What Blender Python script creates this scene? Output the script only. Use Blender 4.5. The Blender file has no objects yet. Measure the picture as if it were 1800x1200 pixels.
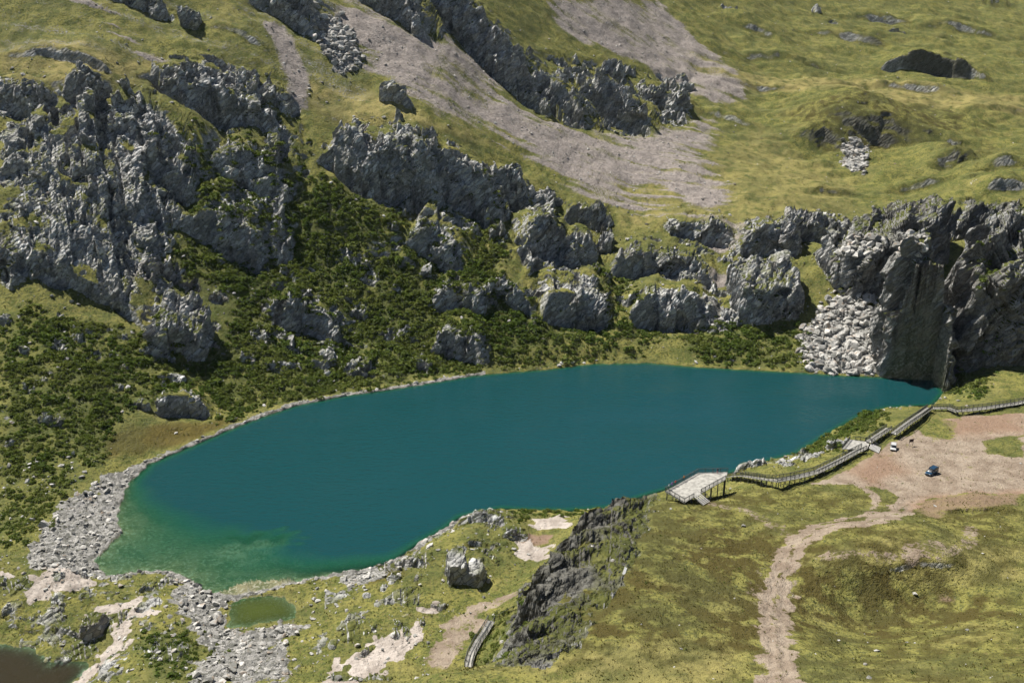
import bpy, math, time
import numpy as np
from mathutils import Vector, Matrix

T0 = time.time()
scene = bpy.context.scene
R = math.radians

# ------------------------------------------------------------------ camera
CAM_H, PITCH, FPX = 140.0, R(20.0), 1750.0          # photograph is 1800 x 1200
cam_d = bpy.data.cameras.new('camera'); cam = bpy.data.objects.new('camera', cam_d)
scene.collection.objects.link(cam)
cam.location = (0, 0, CAM_H); cam.rotation_euler = (R(90) - PITCH, 0, 0)
cam_d.sensor_width = 36.0; cam_d.lens = 36.0 * FPX / 1800.0
cam_d.clip_start = 1.0; cam_d.clip_end = 20000.0
scene.camera = cam

# ------------------------------------------------------------------ sky, sun, exposure
SUN_EL, SUN_AZ = R(57.0), R(-52.0)                   # azimuth measured from +Y (away from camera), negative = left
world = bpy.data.worlds.new('World'); scene.world = world; world.use_nodes = True
wn = world.node_tree; wn.nodes.clear()
sky = wn.nodes.new('ShaderNodeTexSky'); sky.sky_type = 'NISHITA'; sky.sun_disc = False
sky.sun_elevation = SUN_EL; sky.sun_rotation = SUN_AZ
sky.altitude = 3800; sky.air_density = 1.0; sky.dust_density = 0.6
bg = wn.nodes.new('ShaderNodeBackground'); bg.inputs['Strength'].default_value = 0.05
wo = wn.nodes.new('ShaderNodeOutputWorld')
wn.links.new(sky.outputs[0], bg.inputs[0]); wn.links.new(bg.outputs[0], wo.inputs[0])
sd = bpy.data.lights.new('sun', 'SUN'); sun = bpy.data.objects.new('sun', sd); scene.collection.objects.link(sun)
sd.energy = 5.0; sd.angle = R(0.5); sd.color = (1.0, 0.95, 0.87)
_d = Vector((math.sin(SUN_AZ) * math.cos(SUN_EL), math.cos(SUN_AZ) * math.cos(SUN_EL), math.sin(SUN_EL)))
sun.rotation_euler = _d.to_track_quat('Z', 'Y').to_euler(); sun.location = _d * 900
scene.view_settings.view_transform = 'Standard'; scene.view_settings.look = 'None'
scene.view_settings.gamma = 1.0; scene.view_settings.use_curve_mapping = False
scene.view_settings.exposure = 0.76
scene.render.engine = 'CYCLES'
scene.cycles.max_bounces = 4; scene.cycles.diffuse_bounces = 2; scene.cycles.glossy_bounces = 2; scene.cycles.transparent_max_bounces = 12
scene.cycles.use_denoising = True; scene.cycles.use_adaptive_sampling = True; scene.cycles.adaptive_threshold = 0.04

# ------------------------------------------------------------------ pixel <-> place helpers (survey of the photograph)
def ray(u, v):
    a = (u - 900.0) / FPX; b = (600.0 - v) / FPX
    return np.array((a, math.cos(PITCH) + math.sin(PITCH) * b, -math.sin(PITCH) + math.cos(PITCH) * b))
def at_y(u, v, y):
    d = ray(u, v); s = y / d[1]
    return np.array((d[0] * s, y, CAM_H + d[2] * s))
def at_z(u, v, z):
    d = ray(u, v); s = (z - CAM_H) / d[2]
    return np.array((d[0] * s, d[1] * s, z))
def to_px(x, y, z):
    c, s = math.cos(PITCH), math.sin(PITCH)
    dz = z - CAM_H
    f = y * c - dz * s; up = y * s + dz * c
    return 900 + FPX * x / f, 600 - FPX * up / f

# ------------------------------------------------------------------ noise
def _h(ix, iy, iz=None, seed=0):
    h = ix.astype(np.uint32) * np.uint32(374761393) + iy.astype(np.uint32) * np.uint32(668265263) + np.uint32((seed * 2246822519) & 0xffffffff)
    if iz is not None: h = h + iz.astype(np.uint32) * np.uint32(3266489917)
    h = (h ^ (h >> np.uint32(13))) * np.uint32(1274126177)
    h = (h ^ (h >> np.uint32(16))) * np.uint32(2654435769)
    return h ^ (h >> np.uint32(15))
_inv = np.float32(1.0 / 4294967295.0)
def _r(h): return h.astype(np.float32) * _inv
_GR = np.array([(math.cos(a), math.sin(a)) for a in np.arange(16) * math.pi / 8], np.float32)
def noise2(x, y, seed=0):
    x = np.asarray(x, np.float32); y = np.asarray(y, np.float32)
    fx = np.floor(x); fy = np.floor(y); ix = fx.astype(np.int32); iy = fy.astype(np.int32)
    x = x - fx; y = y - fy
    u = x * x * x * (x * (x * 6 - 15) + 10); w = y * y * y * (y * (y * 6 - 15) + 10)
    def g(dx, dy):
        k = _h(ix + dx, iy + dy, None, seed) & np.uint32(15)
        G = _GR[k]
        return G[..., 0] * (x - dx) + G[..., 1] * (y - dy)
    a = g(0, 0); b = g(1, 0); c = g(0, 1); d = g(1, 1)
    return ((a + (b - a) * u) * (1 - w) + (c + (d - c) * u) * w) * np.float32(1.5)
def fbm2(x, y, octv=4, seed=0, gain=0.5):
    s = 0; a = 1.0; t = 0
    for k in range(octv):
        s = s + a * noise2(x * (2.03 ** k) + 7.3 * k, y * (2.03 ** k) - 3.1 * k, seed + k); t += a; a *= gain
    return s / t
def cell2(x, y, seed=0, offs=False):
    """nearest jittered cell: facet value (random plane per cell) and border distance"""
    x = np.asarray(x, np.float32); y = np.asarray(y, np.float32)
    ix = np.floor(x).astype(np.int32); iy = np.floor(y).astype(np.int32)
    b1 = np.full(x.shape, 9, np.float32); b2 = b1.copy(); val = np.zeros_like(b1); rnd = np.zeros_like(b1); ox = np.zeros_like(b1); oy = np.zeros_like(b1)
    for dx in (-1, 0, 1):
        for dy in (-1, 0, 1):
            h = _h(ix + dx, iy + dy, None, seed)
            jx = (h & np.uint32(1023)).astype(np.float32) / 1023 * .9 + .05; jy = ((h >> np.uint32(10)) & np.uint32(1023)).astype(np.float32) / 1023 * .9 + .05
            px = x - (ix + dx + jx); py = y - (iy + dy + jy)
            d = px * px + py * py
            near = d < b1
            b2 = np.where(near, b1, np.minimum(b2, d)); b1 = np.where(near, d, b1)
            if offs: ox = np.where(near, px, ox); oy = np.where(near, py, oy)
            h2 = _h(ix + dx, iy + dy, None, seed + 91)
            r0 = _r(h2)
            gx = (h2 & np.uint32(255)).astype(np.float32) / 127.5 - 1; gy = ((h2 >> np.uint32(8)) & np.uint32(255)).astype(np.float32) / 127.5 - 1
            val = np.where(near, r0 - .5 + .55 * (gx * px + gy * py), val); rnd = np.where(near, r0, rnd)
    return (val, np.sqrt(b2) - np.sqrt(b1), rnd, ox, oy) if offs else (val, np.sqrt(b2) - np.sqrt(b1), rnd)
def cell3(x, y, z, seed=0):
    x = x.astype(np.float32); y = y.astype(np.float32); z = z.astype(np.float32)
    ix = np.floor(x).astype(np.int32); iy = np.floor(y).astype(np.int32); iz = np.floor(z).astype(np.int32)
    b1 = np.full(x.shape, 9, np.float32); val = np.zeros_like(b1)
    for dx in (-1, 0, 1):
        for dy in (-1, 0, 1):
            for dz in (-1, 0, 1):
                h = _h(ix + dx, iy + dy, iz + dz, seed)
                px = x - (ix + dx + (h & np.uint32(1023)).astype(np.float32) * np.float32(.8 / 1023) + np.float32(.1))
                py = y - (iy + dy + ((h >> np.uint32(10)) & np.uint32(1023)).astype(np.float32) * np.float32(.8 / 1023) + np.float32(.1))
                pz = z - (iz + dz + ((h >> np.uint32(20)) & np.uint32(1023)).astype(np.float32) * np.float32(.8 / 1023) + np.float32(.1))
                d = px * px + py * py + pz * pz
                near = d < b1
                b1 = np.where(near, d, b1)
                h = h * np.uint32(2654435769)
                q = (h >> np.uint32(8)).astype(np.float32) * np.float32(1 / 16777216.) - np.float32(.5)
                gx = (h & np.uint32(255)).astype(np.float32) / 127.5 - 1; gy = ((h >> np.uint32(9)) & np.uint32(255)).astype(np.float32) / 127.5 - 1; gz = ((h >> np.uint32(17)) & np.uint32(255)).astype(np.float32) / 127.5 - 1
                val = np.where(near, q + np.float32(1.05) * (gx * px + gy * py + gz * pz), val)
    return val
def sstep(a, b, x):
    t = np.clip((x - a) / (b - a), 0, 1); return t * t * (3 - 2 * t)

def poly_sd(px, py, P):
    """signed distance (m) to a closed polygon, negative inside"""
    P = np.asarray(P, float); n = len(P)
    d2 = np.full(px.shape, 1e12); ins = np.zeros(px.shape, bool)
    for i in range(n):
        ax, ay = P[i]; bx, by = P[(i + 1) % n]
        ex, ey = bx - ax, by - ay
        t = np.clip(((px - ax) * ex + (py - ay) * ey) / (ex * ex + ey * ey + 1e-9), 0, 1)
        d2 = np.minimum(d2, (px - ax - t * ex) ** 2 + (py - ay - t * ey) ** 2)
        c = ((ay > py) != (by > py)) & (px < (bx - ax) * (py - ay) / (by - ay + 1e-12) + ax)
        ins ^= c
    return np.where(ins, -1, 1) * np.sqrt(d2)
def line_d(px, py, P):
    d2 = np.full(px.shape, 1e12)
    for (ax, ay), (bx, by) in zip(P[:-1], P[1:]):
        ex, ey = bx - ax, by - ay
        t = np.clip(((px - ax) * ex + (py - ay) * ey) / (ex * ex + ey * ey + 1e-9), 0, 1)
        d2 = np.minimum(d2, (px - ax - t * ex) ** 2 + (py - ay - t * ey) ** 2)
    return np.sqrt(d2)
# ------------------------------------------------------------------ the lie of the land: surveyed points -> smooth base
LAKE_PX = [(165,985),(185,962),(215,935),(203,908),(215,880),(225,850),(262,815),(330,787),(400,757),(450,737),(520,713),(600,697),(680,686),(760,673),(830,661),(880,656),(960,650),(1040,640),(1140,638),(1220,645),(1300,650),(1400,655),(1480,660),(1570,664),(1640,668),(1660,690),(1640,712),(1560,716),(1520,727),(1480,748),(1440,772),(1400,797),(1330,815),(1290,830),(1200,852),(1130,872),(1080,891),(1000,897),(930,896),(880,893),(810,907),(785,927),(740,952),(690,987),(640,1001),(570,1011),(520,1022),(470,1036),(420,1046),(390,1050),(350,1031),(330,1016),(300,1003),(260,1003),(230,1006),(190,1012)]
LAKE = np.array([at_z(u, v, 0)[:2] for u, v in LAKE_PX])
POND_PX = [(402,1062),(430,1050),(470,1046),(500,1049),(522,1068),(516,1086),(480,1092),(440,1100),(402,1100)]
POND = np.array([at_z(u, v, 0)[:2] for u, v in POND_PX])
MERE_PX = [(-120,1128),(0,1132),(60,1140),(90,1165),(130,1160),(158,1168),(140,1190),(122,1205),(100,1260),(-150,1260)]
MERE = np.array([at_z(u, v, -2.0)[:2] for u, v in MERE_PX])

CP = []
def cz(*a):
    for u, v, z in a: CP.append(at_z(u, v, z))
def cy(*a):
    for u, v, y in a: CP.append(at_y(u, v, y))
def cw(*a):
    for p in a: CP.append(np.array(p, float))
# near shore, lowland
cz((0,1130,1),(-200,1130,3),(150,1180,3),(250,1100,3.5),(100,1020,3.5),(-100,1020,5),(300,1050,2),(60,960,3),(450,1130,2),(550,1180,4),(600,1080,3.5),(650,1195,8),(700,1100,5),(750,1050,4.5),(850,1000,6),(800,920,5),(880,905,5),(1000,915,4),(870,1060,6),(900,960,6),(820,1150,8),(560,1040,1.5),(1060,895,1.5))
# foreground knoll and the hill on the right
cz((560,1260,28),(700,1215,32),(760,1180,34),(880,1195,34),(1000,1185,33.5),(1100,1210,36),(1370,1200,36),(1600,1200,36),(1800,1200,38),(2000,1200,40),(1400,1110,27),(1700,1110,27),(1800,1050,23),(1200,1090,30),
   (1500,1070,17.0),(1640,1062,17.2),(1500,990,24.2),(1650,988,23.5),(1420,1060,20),(1800,1000,22),(1380,1000,21),(1220,1000,23.5),(1450,900,15.5),(1600,880,13.5),(1800,900,16),(1300,930,18),
   (1160,900,17.6),(1130,980,25.5),(1080,1060,29.5),(1010,1130,32.5),(960,1175,34),
   (1080,905,12.5),(1000,965,14),(945,1020,15.5),(910,1090,17.5),(885,1150,20),
   (1172,873,16.6),(1203,890,16.6),(1150,884,15.6),(1225,888,16.2),(1300,868,15),(1400,850,13),(1500,828,12),(1640,830,11.5),(1800,815,11.5),(1560,790,10.5),(1680,770,10),(1800,770,10.5),(1500,765,8.5),(1600,735,8.5),(1640,716,7),(1750,735,9),(1800,700,8),(2000,800,12),(2000,1000,22),(1700,680,5),(2000,680,10),
   (1440,785,5),(1400,805,5.5),(1330,822,8))
cw((-60,60,60),(60,60,62),(0,100,48),(-60,100,30),(-90,130,18),(80,90,50))
for u, v, z in ((1060,905,10),(1000,965,12),(945,1020,13),(910,1090,15),(885,1150,18)):   # foot of the dark rock face, hidden behind its rim
    p = at_z(u, v, z); cw((p[0] - 6, p[1] + 7, 5.0))
for u, v, z in ((1170,868,16),(1235,850,16),(1290,840,14)):
    p = at_z(u, v, z); cw((p[0] - 3, p[1] + 13, 2.5))
# far side
cy((-250,900,240),(-250,700,290),(-250,500,342),(-250,320,378),(-250,150,412),(-250,0,465))
cy((0,880,248),(0,750,277),(0,600,318),(0,505,345),(0,400,362),(0,280,388),(0,160,420),(0,0,478))
cy((150,850,256),(150,750,285),(150,600,327),(150,515,352),(150,420,366),(150,290,392),(150,150,426),(150,0,484))
cy((300,740,300),(300,600,340),(300,460,374),(300,350,396),(300,220,424),(300,120,448),(300,0,496))
cy((450,700,324),(450,600,350),(450,450,387),(450,340,410),(450,215,440),(450,130,460),(450,0,508))
cy((600,660,342),(600,600,360),(600,450,395),(600,300,425),(600,200,456),(600,100,494),(600,0,530))
cy((750,630,355),(750,560,373),(750,450,400),(750,370,417),(750,235,448),(750,180,472),(750,80,520),(750,0,548))
cy((900,620,360),(900,560,376),(900,450,405),(900,380,427),(900,300,458),(900,200,502),(900,100,560),(900,0,610))
cy((1050,610,366),(1050,560,382),(1050,480,405),(1050,400,432),(1050,300,478),(1050,200,540),(1050,100,610),(1050,0,680))
cy((1200,610,368),(1200,560,383),(1200,480,408),(1200,400,437),(1200,300,492),(1200,200,580),(1200,100,670),(1200,0,780))
cy((1350,615,365),(1350,560,382),(1350,470,408),(1350,390,437),(1350,330,480),(1350,260,552),(1350,200,615),(1350,130,690),(1350,0,860))
cy((1500,620,360),(1500,540,382),(1500,480,402),(1500,400,436),(1500,340,490),(1500,285,545),(1500,255,572),(1500,185,606),(1500,150,690),(1500,80,790),(1500,0,950))
cy((1650,600,360),(1650,500,388),(1650,400,425),(1650,340,470),(1650,290,530),(1650,245,580),(1650,185,640),(1650,140,725),(1650,70,835),(1650,0,1000))
cy((1800,600,350),(1800,480,385),(1800,400,415),(1800,330,455),(1800,280,520),(1800,200,640),(1800,100,800),(1800,0,1050))
cy((2050,600,350),(2050,480,385),(2050,330,455),(2050,200,640),(2050,0,1100))
cw((-420,300,130),(-300,200,40),(-640,480,300),(-640,250,190),(-900,800,420),(420,300,70),(640,480,130),(500,200,50),(900,800,260))
cw((-190,600,250),(-280,720,350))
cw((-330,620,300),(-420,480,200),(-120,760,270),(-330,900,470),(60,950,240),(0,1300,420),(330,1150,215),(700,1350,250),(500,1700,400),(-900,1700,500),(1200,1900,480))
for p in LAKE[::2]: cw((p[0], p[1], 0.0))
for p in POND[::2]: cw((p[0], p[1], 0.0))
for p in MERE[1:9]: cw((p[0], p[1], -2.0))
_lc = LAKE.mean(0)
for p in LAKE[::3]: 
    q = _lc + (p - _lc) * .72; cw((q[0], q[1], -6.0))
CP = np.array(CP)
# warp distances so that the far country is not over-resolved
def _wp(x, y):
    r = np.sqrt(x * x + y * y) + 1e-6; k = np.log1p(r / 250.0) * 250.0 / r
    return x * k, y * k
_cx, _cyy = _wp(CP[:, 0], CP[:, 1])
_C2 = 5.0 ** 2
_A = np.sqrt((_cx[:, None] - _cx[None]) ** 2 + (_cyy[:, None] - _cyy[None]) ** 2 + _C2)
_n = len(CP); _M = np.zeros((_n + 3, _n + 3)); _M[:_n, :_n] = _A - np.eye(_n) * 0.6
_M[:_n, _n] = 1; _M[:_n, _n + 1] = _cx; _M[:_n, _n + 2] = _cyy; _M[_n:, :_n] = _M[:_n, _n:].T
_W = np.linalg.solve(_M, np.concatenate([CP[:, 2], np.zeros(3)]))
def rbf(x, y):
    wx, wy = _wp(x, y); out = _W[_n] + _W[_n + 1] * wx + _W[_n + 2] * wy
    for i in range(_n):
        out = out + _W[i] * np.sqrt((wx - _cx[i]) ** 2 + (wy - _cyy[i]) ** 2 + _C2)
    return out
# table of the base over (t = x / y, y)
TMAX = 1.40
TB = np.linspace(-TMAX, TMAX, 480); YB = np.concatenate([np.linspace(50, 700, 420), 700 + 1300 * np.linspace(0, 1, 121)[1:] ** 1.3])
_tt, _yy = np.meshgrid(TB, YB, indexing='ij')
ZB = rbf(_tt * _yy, _yy)
def base(x, y):
    y = np.clip(np.asarray(y, float), 50, 1999.); t = np.clip(np.asarray(x, float) / y, -TMAX + .001, TMAX - .001)
    ft = (t + TMAX) / (TB[1] - TB[0]); i = np.clip(ft.astype(int), 0, len(TB) - 2); ft = ft - i
    j = np.clip(np.searchsorted(YB, y) - 1, 0, len(YB) - 2); fy = (y - YB[j]) / (YB[j + 1] - YB[j])
    return (ZB[i, j] * (1 - ft) + ZB[i + 1, j] * ft) * (1 - fy) + (ZB[i, j + 1] * (1 - ft) + ZB[i + 1, j + 1] * ft) * fy
def hit(u, v, fn=None):
    """where the sight line through a pixel meets the land"""
    fn = fn or base
    d = ray(u, v); s = np.linspace(60, 1900, 3000) / d[1]
    x = d[0] * s; y = d[1] * s; z = CAM_H + d[2] * s
    g = fn(x, y) - z; k = int(np.argmax(g > 0))
    if g[k] <= 0: k = len(s) - 1
    f = g[k - 1] / (g[k - 1] - g[k] + 1e-9) if k else 0
    q = s[k - 1] + (s[k] - s[k - 1]) * f if k else s[0]
    return np.array((d[0] * q, d[1] * q, CAM_H + d[2] * q))
def plan(pts): return np.array([hit(u, v)[:2] for u, v in pts])
# ------------------------------------------------------------------ crags: u, v of the foot, width px, face px, depth m, turn deg, slope of the top (negative: free-standing), softness, kind, label
CRAGS = [
 (120, 505, 330, 38, 40, -8, 0.25, 0.3, 'cliff', "tall dark-footed cliff under the light slabs on the grassy slope's far-left end"),
 (130, 325, 270, 24, 40, -6, 0.35, 0.6, 'cliff', 'light grey slab crag with a rounded top just below the upper meadow'),
 (25, 470, 130, 36, 22, 5, 0.3, 0.4, 'rock_outcrop', "grey rock buttress at the photograph's left edge above the shrubs"),
 (205, 470, 110, 40, 22, -15, 0.35, 0.4, 'rock_outcrop', 'striped pale rock rib beside the tall dark-footed cliff'),
 (395, 212, 240, 52, 24, -10, 0.3, 0.15, 'cliff', "grey cliff band with a shaded front along the upper meadow's edge"),
 (478, 208, 70, 44, 14, -8, 0.3, 0.1, 'rock_outcrop', 'dark squared rock end of the cliff band, below the narrow gully'),
 (285, 255, 190, 32, 22, -14, 0.2, 0.3, 'rock_outcrop', 'broken grey ledges with grass strips left of the cliff band'),
 (300, 342, 76, 64, 14, -6, 0.2, 0.12, 'rock_outcrop', 'square rock pillar with a shaded front and a grassy top'),
 (430, 338, 140, 60, 22, -20, 0.25, 0.4, 'rock_outcrop', 'pale rounded rock knob in the shrubs under the cliff band'),
 (400, 450, 150, 68, 22, -12, 0.3, 0.2, 'rock_outcrop', 'dark hollowed crag in the middle of the shrub slope'),
 (470, 455, 80, 44, 18, -5, 0.4, 0.4, 'rock_outcrop', 'pale mossy rock shoulder right of the dark hollowed crag'),
 (610, 330, 110, 88, 22, -28, 0.35, 0.35, 'rock_outcrop', 'bright slanting rock slabs at the top of the shrub slope'),
 (700, 365, 150, 104, 26, -18, 0.3, 0.22, 'cliff', 'broad grey cliff with bright slabs under the orange grass knoll'),
 (815, 385, 120, 100, 24, -12, 0.3, 0.14, 'cliff', 'steep dark-faced cliff left of a straight shaded wall'),
 (893, 372, 90, 68, 18, -10, 0.25, 0.1, 'rock_outcrop', 'straight shaded rock wall ending the cliff above the green gully'),
 (760, 470, 110, 60, 18, -30, 0.4, 0.45, 'rock_outcrop', 'smooth white rock slab slanting through the shrubs'),
 (960, 470, 120, 76, 24, 0, 0.25, 0.12, 'rock_outcrop', 'cube-like cracked pale block stack above the central shore'),
 (1020, 470, 60, 60, 18, 6, 0.25, 0.12, 'rock_outcrop', 'grey blunt pillar on the right side of the pale block stack'),
 (1030, 400, 90, 36, 16, -14, 0.3, 0.25, 'rock_outcrop', 'dark low crag under the meadow edge above the block stack'),
 (1010, 575, 140, 60, 26, 0, 0.2, 0.12, 'rock_outcrop', 'big pale whale-backed rock with a dark overhang above shore bushes'),
 (900, 545, 110, 32, 20, -6, 0.25, 0.2, 'rock_outcrop', 'low dark rock step in the shrubs left of the whale-backed rock'),
 (805, 558, 110, 44, 20, -18, 0.25, 0.15, 'rock_outcrop', 'dark-faced ledge, upper of two above the left shore bend'),
 (805, 640, 100, 52, 20, -20, 0.25, 0.13, 'rock_outcrop', 'dark-faced ledge, lower of two above the left shore bend'),
 (550, 595, 150, 56, 22, -6, 0.25, 0.1, 'rock_outcrop', 'wide black overhang of rock in the middle of the shrub slope'),
 (308, 625, 90, 50, 20, -6, -0.35, 0.12, 'boulder', 'huge boulder with a dark cut face above the brown marsh'),
 (325, 740, 95, 44, 14, 14, 0.35, 0.3, 'rock_outcrop', 'white split slabs standing by the brown lakeshore marsh'),
 (1175, 585, 140, 68, 24, -4, 0.28, 0.12, 'rock_outcrop', 'round-fronted dark crag above the yellow shore meadow'),
 (1165, 495, 180, 48, 24, -6, 0.2, 0.2, 'rock_outcrop', 'layered rock ledges with grass strips above the round-fronted crag'),
 (1220, 430, 140, 36, 20, -8, 0.3, 0.3, 'rock_outcrop', 'pale broken ledge at the lower edge of the big meadow'),
 (1355, 450, 110, 52, 20, 0, 0.3, 0.15, 'rock_outcrop', "grey cracked crag with vertical joints below the meadow's lower tip"),
 (1440, 425, 130, 44, 20, -6, 0.35, 0.4, 'rock_outcrop', 'pale blocky rubble knoll under the right-hand meadow'),
 (1362, 568, 118, 62, 26, 6, -0.3, 0.1, 'boulder', 'giant boulder with a black front left of the boulder field'),
 (1590, 503, 220, 100, 34, 14, -0.12, 0.12, 'cliff', 'enormous tilted block with a smooth dark face above the boulder field'),
 (1572, 640, 58, 82, 14, 8, -0.2, 0.12, 'rock_outcrop', 'dark upright block at the water beside the fluted cliff'),
 (1645, 694, 108, 222, 34, 10, -0.05, 0.15, 'cliff', 'dark fluted cliff dropping straight into the lake'),
 (1760, 645, 140, 185, 40, -8, -0.3, 0.12, 'cliff', 'dark cliff with a mossy shoulder at the right edge'),
 (1670, 660, 60, 110, 22, 0, -.35, 1.1, 'rock_outcrop', 'pale broken gully of ledges between the two dark right-hand cliffs'),
 (1930, 650, 240, 170, 40, -14, -0.3, 0.2, 'cliff', 'broken dark cliff continuing beyond the right-edge cliff'),
 (1700, 420, 120, 48, 26, 0, 0.3, 0.3, 'rock_outcrop', 'rough grey shoulder linking the tilted block and right-edge cliff'),
 (800, 76, 360, 88, 40, -14, 0.3, 0.12, 'cliff', "blue-grey shaded cliff at the photograph's top edge above the scree"),
 (690, 35, 160, 48, 26, -22, 0.3, 0.12, 'cliff', "grey shaded cliff wing reaching down to the scree's head"),
 (500, 45, 120, 48, 26, -10, 0.3, 0.14, 'cliff', 'small shaded cliff at the top edge above the narrow gully'),
 (245, 20, 120, 32, 20, -4, 0.3, 0.14, 'cliff', 'small dark cliff at the top edge over the left meadow'),
 (975, 205, 120, 60, 26, -30, 0.35, 0.18, 'rock_outcrop', 'dark ribbed crag end pointing down into the scree'),
 (1080, 220, 150, 60, 34, -28, 0.35, 0.22, 'rock_outcrop', 'grey ribbed crag in the middle of the scree'),
 (1170, 205, 90, 45, 30, -30, 0.35, 0.3, 'rock_outcrop', 'smooth grey rock lobe at the right of the ribbed crag'),
 (330, 50, 30, 18, 8, -10, -0.3, 0.15, 'boulder', 'dark lone boulder on the upper left meadow'),
 (695, 184, 56, 22, 3.5, -18, -0.3, 0.05, 'boulder', 'long dark slab lying on the orange grass knoll'),
 (1640, 137, 230, 46, 30, -10, 0.2, 0.16, 'bank', 'long blue-shaded bank of rock on the upper right hillside'),
 (1540, 270, 440, 66, 40, 2, 0.25, 0.9, 'bank', 'long dark eroded bank under the golden upper bench'),
 (1690, 296, 160, 40, 24, 14, 0.25, 0.7, 'bank', 'short dark eroded bank at the right below the golden bench'),
 (1770, 335, 110, 26, 20, 0, 0.25, 0.5, 'bank', 'low dark bank above the right-edge cliff'),
 (1750, 14, 80, 20, 14, -6, 0.3, 0.3, 'rock_outcrop', 'small blue-shaded outcrop at the top right corner'),
 (806, 1028, 34, 34, 8, 8, -0.2, 0.1, 'boulder', 'dark-fronted split boulder on the meadow near the tan pond'),
 (826, 1030, 34, 22, 5, -20, -0.2, 0.12, 'boulder', 'leaning dark slab resting below the split boulder'),
 (845, 925, 110, 22, 14, -8, 0.2, 0.5, 'rock_outcrop', "pale whale-back of rock at the lake's near shore"),
 (905, 950, 60, 18, 10, 0, 0.3, 0.4, 'rock_outcrop', 'pale broken rocks beside the rust-coloured pond'),
 (720, 1000, 70, 16, 10, -20, 0.3, 0.4, 'rock_outcrop', 'striped pale slabs running into the lake near the meadow'),
 (1322, 824, 62, 16, 7, -4, -.3, 0.5, 'rock_outcrop', 'white ribbed rock beside the viewing platform'),
 (1388, 820, 26, 9, 6, 0, -0.3, 0.3, 'boulder', 'pale boulder with a dark hollow beside the boardwalk'),
 (1478, 785, 40, 12, 5, 0, -.3, 0.5, 'rock_outcrop', 'grey rocks among bushes on the shore by the boardwalk'),
 (300, 487, 60, 20, 8, -4, 0.2, 0.2, 'boulder', 'flat-topped grey boulder below the dark-footed cliff'),
 (95, 1122, 150, 16, 9, -6, 0.2, 0.3, 'rock_outcrop', 'grey broken crag over the brown pool in the bottom left corner'),
 (160, 1125, 40, 24, 6, 0, -0.2, 0.15, 'boulder', 'angular grey boulder between the brown pool and pale slabs'),
 (1080,922,90,42,14,-42,.2,.25,'rock_outcrop','long dark ragged rock face falling leftwards from the near hill'),
 (1035,955,90,52,15,-50,.2,.25,'same',''),
 (990,1000,94,58,16,-56,.2,.25,'same',''),
 (952,1050,94,62,16,-60,.2,.25,'same',''),
 (925,1105,94,62,16,-62,.2,.25,'same',''),
 (905,1160,90,54,15,-62,.2,.25,'same',''),
 (1125,895,60,22,10,-40,.2,.3,'same',''),
 (1715,900,230,9,10,4,.2,.5,'bank','low eroded reddish earth bank along the dirt lot\'s near edge'),
]
# ------------------------------------------------------------------ terrain lattice
NC, NR = 880, 1020
_o = .655 + .70 * np.linspace(0, 1, 31)[1:] ** 1.5
tcol = np.concatenate([-_o[::-1], np.linspace(-.655, .655, NC - 60), _o])
ylat = np.concatenate([np.linspace(62, 110, 40), np.linspace(110, 480, 1150)[1:], np.linspace(480, 1000, 620)[1:], np.geomspace(1000, 1900, 50)[1:]])
TT, YY = np.meshgrid(tcol, ylat, indexing='ij'); XX = TT * YY
Z = base(XX, YY)
# gentle swells
far = sstep(330, 460, YY)
sw = fbm2(XX / 38, YY / 38, 3, 5)
Z = Z + sw * (0.5 + 3.0 * far) 
Z = Z + fbm2(XX / 9, YY / 9, 3, 11) * (0.45 + 0.75 * far)

def in_box(P, pad):
    a = P.min(0) - pad; b = P.max(0) + pad
    j0, j1 = np.searchsorted(ylat, (a[1], b[1]))
    s = XX[:, j0:j1]; q = np.where((s > a[0]) & (s < b[0])); return q[0], q[1] + j0
WX = XX + 3.0 * fbm2(XX / 11, YY / 11, 3, 21); WY = YY + 3.0 * fbm2(XX / 11 + 40, YY / 11, 3, 22)
WXs = XX + 0.9 * noise2(XX / 3, YY / 3, 23); WYs = YY + 0.9 * noise2(XX / 3 + 9, YY / 3, 24)
def region(pts, soft=2.0, warp=1, world=False):
    """0..1 mask of a surveyed area with a ragged edge"""
    P = np.asarray(pts) if world else plan(pts)
    out = np.zeros(XX.shape, np.float32); I = in_box(P, 14)
    if len(I[0]) == 0: return out
    x, y = (WX[I], WY[I]) if warp else (WXs[I], WYs[I])
    out[I] = 1 - sstep(-soft, soft, poly_sd(x, y, P))
    return out
def strip(pts, width, soft=.6, warp=0):
    P = plan(pts); out = np.zeros(XX.shape, np.float32); I = in_box(P, width + 12)
    x, y = (WX[I], WY[I]) if warp else (WXs[I], WYs[I])
    out[I] = 1 - sstep(width / 2 - soft, width / 2 + soft, line_d(x, y, P))
    return out

# crags: steps in the slope, raised at the brow and cut in at the foot
FM = np.zeros(XX.shape, np.float32); LIFT = np.zeros(XX.shape); CUT = np.zeros(XX.shape); CM = np.zeros(XX.shape, np.float32); OWN = np.zeros(XX.shape, np.int16); OWV = np.zeros(XX.shape)
blk, blkb, _ = cell2(XX / 8.0 + .25 * YY / 8, YY / 8.0, 41)
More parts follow.
